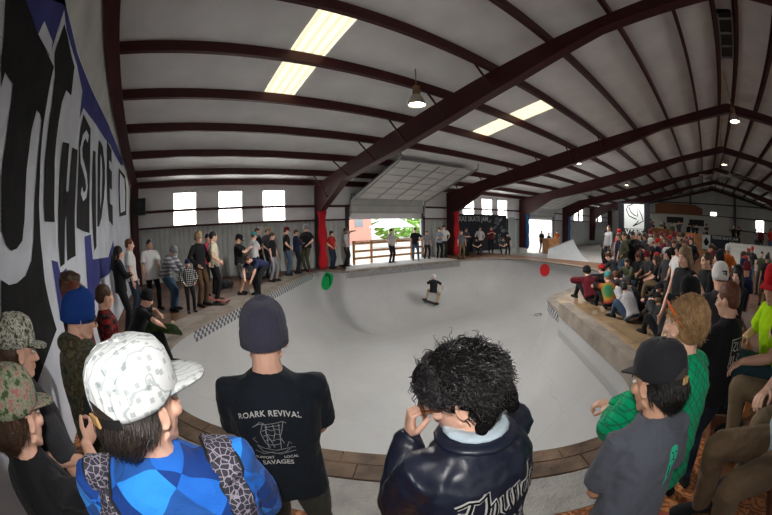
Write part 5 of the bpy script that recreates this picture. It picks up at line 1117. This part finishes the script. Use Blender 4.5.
decal('back_print_face',[(*strokes([[(-.014,.03),(-.004,.026)],[(.006,.026),(.016,.031)],[(0,.02),(.0,.005)],[(-.01,-.002),(0,.003),(.01,-.002)],[(-.005,-.02),(0,-.07)]],.005),(0,0))],BBLK,r,p['shirt'].data,O_,X,Y,off=.0035)
# right middle group
r,p,s,Mh=person('person with reddish brown hair and white boxed print on a black T-shirt',(2.55,-.33,0),50,1.73,'clasp',det=DET if 0 else 1,top='black',sleeve='short',hair=('short','auburn'),P=dict(head=(.3,12,0)))
O_,X,Y=s.at(.02,-.3,.3),s.Rt@V((1,0,0)),s.Rt@V((0,0,1))
bx=[[(-.08,.07),(.08,.07),(.08,-.12),(-.08,-.12),(-.08,.07)]]
decal('back_print_box',[(*strokes(bx,.008),(0,0)),(*strokes([[(-.06,.05),(-.02,.05),(-.06,.0),(-.02,-.01)],[(0,.05),(0,-.01),(.03,-.01)],[(.045,.05),(.05,-.01),(.07,.04)],[(-.06,-.04),(-.06,-.1)],[(-.03,-.04),(-.03,-.1),(0,-.1)],[(.02,-.04),(.05,-.04),(.02,-.07),(.06,-.1)]],.013),(0,0))],PRT,r,p['shirt'].data,O_,X,Y,maxlen=.02)
r,p,s,Mh=person('person in a black beanie and blue tie dyed T-shirt with white sleeve stripes',(2.95,-.02,0),120,1.67,'hunch',P=dict(lean=10,pel=(0,0,.95),head=(.2,10,0)),det=1,top=mat('tie_dye_blue',(.03,.09,.22),rough=.85,var=.9,vscale=11),hair=('buzz','black'),hat=('beanie','black'))
decal('sleeve_stripes',[(*strokes([[(-.03,.1),(-.03,-.16)],[(.02,.1),(.02,-.16)]],.022),(0,0))],PRT,r,p['shirt'].data,s.at(-.35,0,.26),s.Rt@V((0,-1,0)),s.Rt@V((0,0,1)),depth=.3)
r,p,s,Mh=person('person in a white skate helmet with dark markings, back to the view',(3.75,-.26,0),25,1.72,'relax',det=1,top='charcoal',hair=('buzz','brown'),hat=('helmet','white'))
decal('helmet_marks',[(*text_polys('TSJ',.05,bold=.003),(0,0))],BBLK,p['hat'],p['hat'].data,(0,-.2,.07),(1,0,0),(0,.3,1),off=.002)
person('person with long light brown hair in a black top standing above the crowd',(4.6,.22,0),140,1.84,'hip',det=1,top='black',sleeve='none',legs='tan',hair=('long','sandy'),P=dict(head=(.1,14,0)))
person('person with short brown hair in black behind the long haired one',(5.35,-.12,0),120,1.74,'relax',det=1,top='black',hair=('short','brown'))
person('person in a black hood looking left among the right hand crowd',(4.9,-.62,0),150,1.63,'folded',det=1,top='black',sleeve='long',hair=('long','black'),hat=('hood','black'))
# seated on the bleachers
NEON=cloth('tee_neon_yellow',(.42,.75,.0),.3)
r,p,s,Mh=person('person in a neon yellow T-shirt, red cap and jeans sitting on the bleachers',(2.76,-.87,.5),108,1.75,'sit',P=dict(pel=(0,.0,.56),lean=18,fl=(-.12,.3,.2),fr=(.16,.3,.2),hl=(-.16,.46,.68),hr=(.2,.3,.74),head=(.45,14,0),handl=((.1,.9,-.45),(0,-.3,-1),.5)),det=DET,top=NEON,sleeve='short',legs=cloth('jeans_teal',(.02,.05,.065)),hair=('under','brown'),fold=.006)
nearcap(r,Mh,cloth('cap_red',(.5,.01,.015),.1),MC['cap_red'],mat('white_webbing',(.5,.5,.5)),tilt=4,scale=1.08,brimL=.075)
KH=cloth('trousers_khaki_brown',(.13,.085,.05),.35)
r,p,s,Mh=person('person in brown khaki trousers and pale blue shirt sitting nearest on the bleachers',(1.62,-.8,.48),114,1.78,'sit',P=dict(pel=(0,.0,.6),lean=4,hl=(-.2,.16,.8),hr=(.22,.16,.8),fl=(-.13,.27,.16),fr=(.16,.3,.16),kl=(-.1,.6,1)),det=DET,top=cloth('shirt_pale_blue',(.38,.5,.55)),sleeve='short',legs=KH,hair=('short','brown'),fold=.006,wide=.004)
r,p,s,Mh=person('person in khaki trousers and dark shirt sitting beside the neon yellow T-shirt',(2.2,-.93,.48),110,1.76,'sit2',P=dict(pel=(0,.0,.58),lean=10,fl=(-.16,.3,.2),fr=(.16,.3,.2),hl=(-.2,.12,.8),hr=(.2,.12,.8)),det=1,top='charcoal',legs=cloth('trousers_khaki',(.17,.125,.075)),hair=('short','brown'))
# ------------------------------------------------------------------ people round the far decks
# (label, xy, heading, height, pose, top, sleeve, legs, hair, hat, extras)
def PP(label,xy,face,h,pose,top='black',sleeve='short',legs='darkjeans',hair=('short','brown'),hat=None,z=0,group=None,det=0,**k):
    return person(label,(xy[0],xy[1],z),face,h,pose,det=det,top=top,sleeve=sleeve,legs=legs,hair=hair,hat=hat,group=group,**k)
GL='onlookers on the left deck'
PP('person in an oversized white T-shirt and black trousers on the left deck',(-.56,9.2),-60,1.84,'relax','white',legs='black',hair=('short','black'),group=GL,fit=1.12,skin_='tan',det=1,hem=-.2,bulk=.02)
STR=stripes('grey_stripe',(.35,.36,.38),(.12,.13,.15),11); PLD=plaid('black_white_plaid',(.4,.4,.4),(.05,.05,.05),(.01,.01,.01),16)
PP('hunched person in a grey striped hooded top leaning over the child in plaid',(-.02,8.85),-30,1.78,'hunch',STR,'long','jeans',hat=('cap','grey'),group=GL,det=1,P=dict(lean=28,head=(-.3,40,0)),bulk=.02)
PP('child in a black and white plaid shirt standing beside the hunched striped person',(.42,8.45),-80,1.3,'pockets',PLD,'long','black',hat=('capback','navy'),group=GL,det=1)
PP('tall person in a tan beanie, black long sleeves and brown trousers on the left deck',(.78,9.0),-50,1.93,'pockets','black','long','brown',hat=('beanie','tan'),group=GL,det=1)
PP('person in a pink T-shirt standing behind the cream T-shirt on the left deck',(1.2,10.4),-70,1.86,'folded','pink','short','black',hair=('short','black'),group=GL)
PP('person in a cream T-shirt and black trousers, arms bent, on the left deck',(1.22,9.3),-10,1.93,'pockets','cream',legs='black',hair=('short','black'),group=GL,det=1)
PP('person in a black cap and black T-shirt and grey shorts on the left deck',(2.05,9.9),-20,1.79,'phone','black',legs='grey',short=True,hat=('cap','black'),group=GL)
PP('person in a navy T-shirt bending down beside the left coping',(2.5,9.55),-150,1.75,'bend','navy','short','black',group=GL,det=1)
PP('person in a white T-shirt and teal cap on the left deck',(2.95,11.5),10,1.8,'folded','white',legs='black',hat=('cap','teal'),group=GL)
PP('person in black just behind the teal cap on the left deck',(3.3,12.3),-30,1.95,'relax','black',legs='black',group=GL)
PP('person in a tan cap and black shirt behind the teal cap on the left deck',(3.75,12.5),-60,1.93,'pockets','charcoal',hat=('cap','tan'),group=GL)
PP('person in black T-shirt and washed grey jeans in front of the tan cap',(3.6,11.5),-40,1.75,'relax','black',legs='grey',hair=('messy','brown'),group=GL)
PP('person in a black T-shirt and blue jeans with a red cap near the first column',(4.5,12.5),-20,1.9,'pockets','black',legs='jeans',hat=('cap','maroon'),group=GL)
PP('person in a black shirt with pale blue sleeves near the first column',(5.0,12.75),-30,1.8,'folded','navy',sleeve='long',legs='black',group=GL)
PP('person in a grey cap and loose black button shirt beside the first column',(5.55,13.0),200,1.96,'pockets','black',legs='olive',hat=('cap','grey'),group=GL,bulk=.02)
GD='onlookers by the open roll-up door'
PP('person in a red T-shirt and dark jeans between the first column and the open door',(6.75,13.1),-60,1.66,'pockets','red',group=GD,hair=('short','black'))
PP('person in a pale grey shirt at the left side of the open door',(7.5,13.2),-50,1.76,'raise','lightgrey',legs='black',group=GD,hair=('short','black'),skin_='brown')
PP('person in grey T-shirt and black trousers at the middle of the door railing',(9.75,12.9),-80,1.66,'pockets','lightgrey',legs='black',group=GD,hair=('short','black'))
PP('person in a black T-shirt with hands on hips in front of the door railing',(11.15,12.8),-130,1.68,'hip','black',legs='jeans',group=GD)
PP('shorter person in a grey T-shirt in front of the right end of the door railing',(12.05,12.95),-100,1.5,'relax','grey',legs='black',group=GD)
PP('person in a pale plaid shirt at the right side of the open door',(12.75,12.75),-110,1.66,'folded',plaid('pale_plaid',(.4,.42,.45),(.2,.24,.3),(.1,.12,.18),14),legs='black',group=GD)
PP('person in a white top and charcoal trousers right of the open door',(13.35,13.0),-120,1.78,'pockets','white',legs='charcoal',group=GD,hair=('short','black'))
PP('smaller person in a grey plaid shirt next to the red cloth banner on the column',(13.6,11.95),-120,1.5,'relax',plaid('grey_plaid',(.2,.2,.22),(.1,.1,.12),(.05,.05,.06),14),legs='khaki',group=GD)
GB='onlookers under the long dark banner'
for l,xy,f,h,ps,tp,lg,ht,zz in (('person in black with crossed arms at the left end of the long dark banner',(14.9,12.75),-110,1.62,'folded','charcoal','black',None,0),
 ('person in a white shirt and black trousers standing under the long dark banner',(16.1,12.7),-120,1.66,'pockets','lightgrey','black',None,0),
 ('person sitting in black in front of the long dark banner, nearer the left end',(15.5,12.6),-120,1.65,'sit2','black','charcoal',('cap','black'),-.1),
 ('person in a dark red plaid shirt with raised hands under the long dark banner',(17.2,12.7),-130,1.68,'phone','maroon','black',None,0),
 ('person crouching in black beneath the dark banner, right of the seated one',(17.7,12.3),-120,1.62,'sit2','charcoal','black',None,-.15),
 ('person all in black at the right end of the long dark banner',(18.9,12.6),-120,1.66,'relax','black','black',('beanie','black'),-.4)):
    PP(l,xy,f,h,ps,tp,legs=lg,hat=ht,group=GB,z=zz if ps!='sit2' else zz)
for l,xy,f,h,ps,tp in (('person in black silhouetted in the second open door, leftmost of three',(24.5,13.0),-110,1.78,'relax','black'),('shorter person silhouetted in the middle of the second open door',(25.6,12.9),-110,1.55,'folded','charcoal'),('person in an orange top at the right of the second open door',(27.0,12.8),-120,1.75,'hip','orange')):
    PP(l,xy,f,h,ps,tp,legs='black',z=-.45,group='figures in the second open door')
# skater riding the far wall
sk_=V((.67,.706,-.24)).normalized(); bvb=BVHTree.FromPolygons([v.co for v in bowl.data.vertices],[tuple(p.vertices) for p in bowl.data.polygons])
hit=bvb.ray_cast(V((0,0,2))+sk_*6,sk_); hp,hn=(hit[0],hit[1]) if hit[0] else (V((10.4,10.8,-1.6)),V((0,-.5,.8)))
if hn.z<0: hn=-hn
qm=hn.to_track_quat('Z','Y').to_matrix().to_4x4()
M_=Matrix.Translation(hp+hn*.012)@UP.rotation_difference((hn+V((0,0,.8))).normalized()).to_matrix().to_4x4()@Matrix.Rotation(R(-55),4,'Z')
r,p,s,Mh=person('skateboarder in a white helmet and tan trousers riding the far bowl wall',(0,0,0),0,1.7,'ride',det=1,top='black',legs=cloth('trousers_tan',(.38,.27,.16)),hair=('buzz','brown'),hat=('helmet','white'),cat='skateboarder')
r.matrix_world=M_@Matrix.Translation((0,0,.1))@Matrix.Scale(1.66/1.75,4)
b_=skateboard((0,0,0),0,'skateboard under the feet of the rider in the bowl',DKB,WHG); b_.matrix_world=M_@Matrix.Rotation(R(90),4,'Z')
skateboard((1.25,8.95,.0),R(35),'red skateboard lying on the left deck near the coping',DKR,WHW)
skateboard((5.7,12.55,.0),R(60),'dark skateboard lying beside the first column',DKB,WHR)
skateboard((1.35,-.33,.05),R(5),'skateboard with green wheels beneath the bleachers, nearer the front',DKB,WHG)
skateboard((2.0,-.3,.0),R(-8),'skateboard with red wheels lying before the bleachers',DKR,WHR)
m=MB(); m.ell((0,0,.12),(.26,.2,.16),None,14,8); m.ell((.2,.1,.1),(.16,.15,.12),None,12,8); o=O('backpack',remesh(m.mesh(),.03,2,.02,6),C('black'),loc=(1.75,11.3,0),label='black bag slumped on the left deck between the pink and black shirts',cat='bag')
m=MB(); m.ell((0,0,.1),(.3,.2,.13),None,14,8); o=O('backpack',remesh(m.mesh(),.03,2,.02,6),C('charcoal'),loc=(2.9,12.7,0),label='dark bag on the left deck against the ribbed wall',cat='bag')
# ------------------------------------------------------------------ the seated row and crowd on the right
spots=[(4.6,.22),(5.35,-.12),(4.9,-.62),(3.75,-.26)]
GF='people sitting on the edge of the peninsula'
TD=mat('tie_dye_rainbow',(.5,.1,.1),rough=.9); N,L=nt(TD); b=N['Principled BSDF']; tc=N.new('ShaderNodeTexCoord'); n=N.new('ShaderNodeTexGradient'); n.gradient_type='SPHERICAL'; mp=N.new('ShaderNodeMapping'); mp.inputs['Scale'].default_value=(3.2,3.2,3.2); mp.inputs['Location'].default_value=(.4,.1,-1.5); L.new(tc.outputs['Object'],mp.inputs['Vector']); L.new(mp.outputs['Vector'],n.inputs['Vector'])
ra=ramp(N,[(0,(.012,.012,.014)),(.12,(.3,.03,.02)),(.35,(.4,.2,.02)),(.6,(.05,.2,.08))]); L.new(n.outputs['Fac'],ra.inputs['Fac']); L.new(ra.outputs['Color'],b.inputs['Base Color'])
front=[('person in a maroon top and black helmet, first in the peninsula row',(8.55,2.95),'maroon','long',('helmet','black'),'floor',52),
 ('person in a red cap and black top sitting beside the maroon hooded top',(9.35,2.75),'black','long',('cap','red'),'floor',55),
 ('person in a dark patterned top sitting right behind the red cap',(8.8,2.1),'charcoal','long',None,'floor2',60),
 ('person in a teal cap and rainbow tie dyed top sitting on the peninsula',(8.0,2.2),TD,'short',('cap','teal'),'floor',45),
 ('person all in black hunched on the peninsula, right of the tie dyed top',(8.1,1.45),'black','long',('cap','charcoal'),'floor2',90),
 ('person in pale grey T-shirt and jeans sitting hunched on the peninsula',(7.25,1.45),'lightgrey','short',None,'floor2',60),
 ('person in a black T-shirt sitting right of the pale grey T-shirt on the peninsula',(7.2,.7),'black','short',('cap','black'),'floor',45),
 ('person in charcoal sitting low on the peninsula, nearest the blond person',(6.4,.55),'charcoal','short',('cap','black'),'floor2',50)]
for i,(l,xy,tp,sl,ht,ps,f) in enumerate(front):
    spots.append(xy); PP(l,xy,f,1.84,ps,tp,sl,'jeans' if 'jeans' in l else 'black',hair=('short',['brown','black','auburn','sandy'][i%4]),hat=ht,group=GF,det=1 if i<6 else 0,bulk=.025)
# crowd behind, each with an outfit of its own
rnd=random.Random(21)
adj={'lightgrey':'light grey','paleblue':'pale blue'}
tops=['black','charcoal','navy','maroon','grey','brown','olive','white','red','blue','green','teal','tan','purple','orange','lightgrey','pink','paleblue']
wt=[18,14,9,4,2,5,4,1.5,2,.3,2,.3,.7,1,.8,1,.4,.5]
heads=[(('short','brown'),None,'short brown hair'),(('short','black'),None,'short black hair'),(('short','sandy'),None,'sandy hair'),(('long','brown'),None,'long brown hair'),(('long','black'),None,'long black hair'),(('under','brown'),('cap','black'),'a black cap'),(('under','brown'),('cap','red'),'a red cap'),(('under','brown'),('cap','white'),'a white cap'),(('buzz','black'),('beanie','charcoal'),'a charcoal beanie'),(('buzz','brown'),('beanie','maroon'),'a maroon beanie'),(('under','black'),('cap','navy'),'a navy cap'),(('messy','auburn'),None,'tousled auburn hair'),(('tail','brown'),None,'a brown ponytail'),(('buzz','black'),('hood','black'),'a black hood')]
used=set()
def free(x,y,d):
    return all((x-a)**2+(y-b)**2>d*d for a,b in spots)
def outfit(zone):
    for _ in range(400):
        t=rnd.choices(tops,wt)[0]; hd=rnd.randrange(len(heads)); sl=rnd.choice(['short','short','long'])
        if (t,hd,zone) not in used: used.add((t,hd,zone)); return t,hd,sl
def crowd(n,region,zone,phrase,poses,z,face,group,d=.5,tries=900,hr=(1.6,1.86)):
    k=0
    for _ in range(tries):
        if k>=n: break
        x,y=region()
        if not free(x,y,d): continue
        spots.append((x,y)); t,hd,sl=outfit(zone); ps=rnd.choice(poses); hs,ht,hw=heads[hd]
        lab='person in %s %s and %s %s'%(adj.get(t,t),'T-shirt' if sl=='short' else 'long sleeves',hw.replace('a ',''),phrase)
        PP(lab,(x,y),face+rnd.uniform(-35,35),rnd.uniform(*hr),ps,t,sl,rnd.choice(['black','darkjeans','charcoal','khaki','jeans']),hair=hs,hat=ht,z=z,group=group,skin_=rnd.choice(['fair','fair','tan','brown'])); k+=1
    return k
def polar(a0,a1,r0,r1):
    def f():
        a=R(rnd.uniform(a0,a1)); r=rnd.uniform(r0,r1); return r*math.cos(a),r*math.sin(a)
    return f
def ok(fn,cond):
    def f():
        for _ in range(200):
            x,y=fn()
            if cond(x,y): return x,y
        return x,y
    return f
offbowl=lambda x,y: y<3.4 or (x>16.3 and y<.36*x)
for xy,l,tp,sl,ht,h in (((15.3,4.0),'person in red T-shirt and red cap at the left edge of the crowd','red','short',('cap','red'),1.8),((15.9,4.7),'tall bareheaded person in grey behind the left edge of the crowd','grey','long',None,1.95),((13.2,2.6),'person in a pale blue T-shirt standing near the left of the crowd','paleblue','short',None,1.75),((14.4,3.55),'person in dark green with a cap standing beside the red T-shirt','green','long',('cap','black'),1.75),((16.6,5.1),'person in all black leftmost in the crowd, near the curved ramp','black','long',('beanie','black'),1.7)):
    spots.append(xy); PP(l,xy,150,h,'relax',tp,sl,'black',hat=ht,group='standing crowd behind the peninsula')
DJ=cloth('jacket_dark_green',(.02,.06,.04))
crowd(16,ok(polar(1,16,9.3,11),lambda x,y:y<2.9),'mid','seated behind the peninsula row',['sit','sit2'],-.0,125,'seated crowd behind the peninsula row',.68)
crowd(48,ok(polar(1.5,15,11.2,15.5),lambda x,y:y<3.6 and (y<.165*x or x<12.6)),'stand','standing mid crowd',['relax','pockets','folded','phone','hip'],0,140,'standing crowd behind the peninsula',.5)
crowd(40,ok(polar(1.5,9.3,15.5,24),lambda x,y:True),'back','standing near the tall banner',['relax','pockets','folded','raise'],0,150,'back rows of the crowd',.7,hr=(1.42,1.62))
crowd(12,polar(1.5,6,5.6,8.6),'dark','standing left of the long haired person',['relax','pockets','folded'],0,120,'dark clothed group behind the long haired person',.55,hr=(1.5,1.75))
crowd(12,ok(polar(-9,-1.5,6,10),lambda x,y:x>6.1),'right','standing near the black hood',['relax','pockets','folded'],0,130,'people behind the black hood',.65,hr=(1.55,1.75))
crowd(6,ok(polar(-13,-8,9,15),lambda x,y:True),'farright','standing before the white ramp',['relax','pockets'],0,130,'people before the white ramp',.9,hr=(1.3,1.6))
crowd(14,lambda:(rnd.uniform(28.7,31.5),rnd.uniform(-3.8,5.2)),'deck','behind the orange plywood fence',['relax','folded','raise'],.7,180,'people on the deck behind the plywood fence',.6)
crowd(5,lambda:(rnd.uniform(28.2,30.5),rnd.uniform(-7.2,-4.9)),'plat','on the platform behind the white ramp',['relax','folded','pockets'],.64,180,'people on the platform behind the white ramp',.5)
crowd(4,lambda:(37.3,rnd.uniform(-3,6)),'mezz','below the white mezzanine',['relax'],.0,180,'people below the mezzanine',.8)
# ------------------------------------------------------------------ camera, light, world
cd=bpy.data.cameras.new('camera'); cam=bpy.data.objects.new('camera',cd); COL.objects.link(cam); sc.camera=cam
cd.type='PANO'; cd.sensor_width=36; cd.sensor_fit='HORIZONTAL'; cd.clip_start=.02; cd.clip_end=500
try:
    cd.cycles.panorama_type='FISHEYE_EQUISOLID'; cd.cycles.fisheye_lens=16.258; cd.cycles.fisheye_fov=R(200)
except Exception:
    cd.panorama_type='FISHEYE_EQUISOLID'; cd.fisheye_lens=16.258; cd.fisheye_fov=R(200)
cam.matrix_world=Matrix(((.80602,.07475,-.58715,0),(-.59171,.07724,-.80244,0),(-.01463,.99421,.10649,2.0),(0,0,0,1)))
def light(kind,name,loc,e,col=(1,1,1),size=.1,target=None,**k):
    l=bpy.data.lights.new(name,kind); l.energy=e; l.color=col
    if kind=='AREA': l.size=size; l.shape=k.get('shape','SQUARE'); l.size_y=k.get('sy',size)
    elif kind in('POINT','SPOT'): l.shadow_soft_size=size
    if kind=='SPOT': l.spot_size=R(k.get('angle',120)); l.spot_blend=.5
    o=bpy.data.objects.new(name,l); COL.objects.link(o); o.location=loc
    if target is not None: o.rotation_euler=(V(target)-V(loc)).to_track_quat('-Z','Y').to_euler()
    return o
# the photographer's flash, on top of the camera
light('SPOT','camera_flash',(-.03,.0,2.14),FLASH,(1,.97,.93),.045,target=(.9,1.25,1.35),angle=150)
W=bpy.data.worlds.new('sky'); sc.world=W; W.use_nodes=True; W.node_tree.nodes['Background'].inputs[0].default_value=(.93,.97,1,1); W.node_tree.nodes['Background'].inputs[1].default_value=.65
sun=light('SUN','sun',(0,40,30),.9,(1,.95,.86),target=(0,0,0)); sun.data.angle=.01; sun.rotation_euler=(V((-.25,-.5,-1.3))).to_track_quat('-Z','Y').to_euler()
vs=sc.view_settings; vs.view_transform='Standard'; vs.look='None'; vs.exposure=EXPO; vs.gamma=1
sc.cycles.use_denoising=True; sc.cycles.max_bounces=6; sc.cycles.diffuse_bounces=4; sc.cycles.sample_clamp_indirect=4; sc.cycles.use_light_tree=True
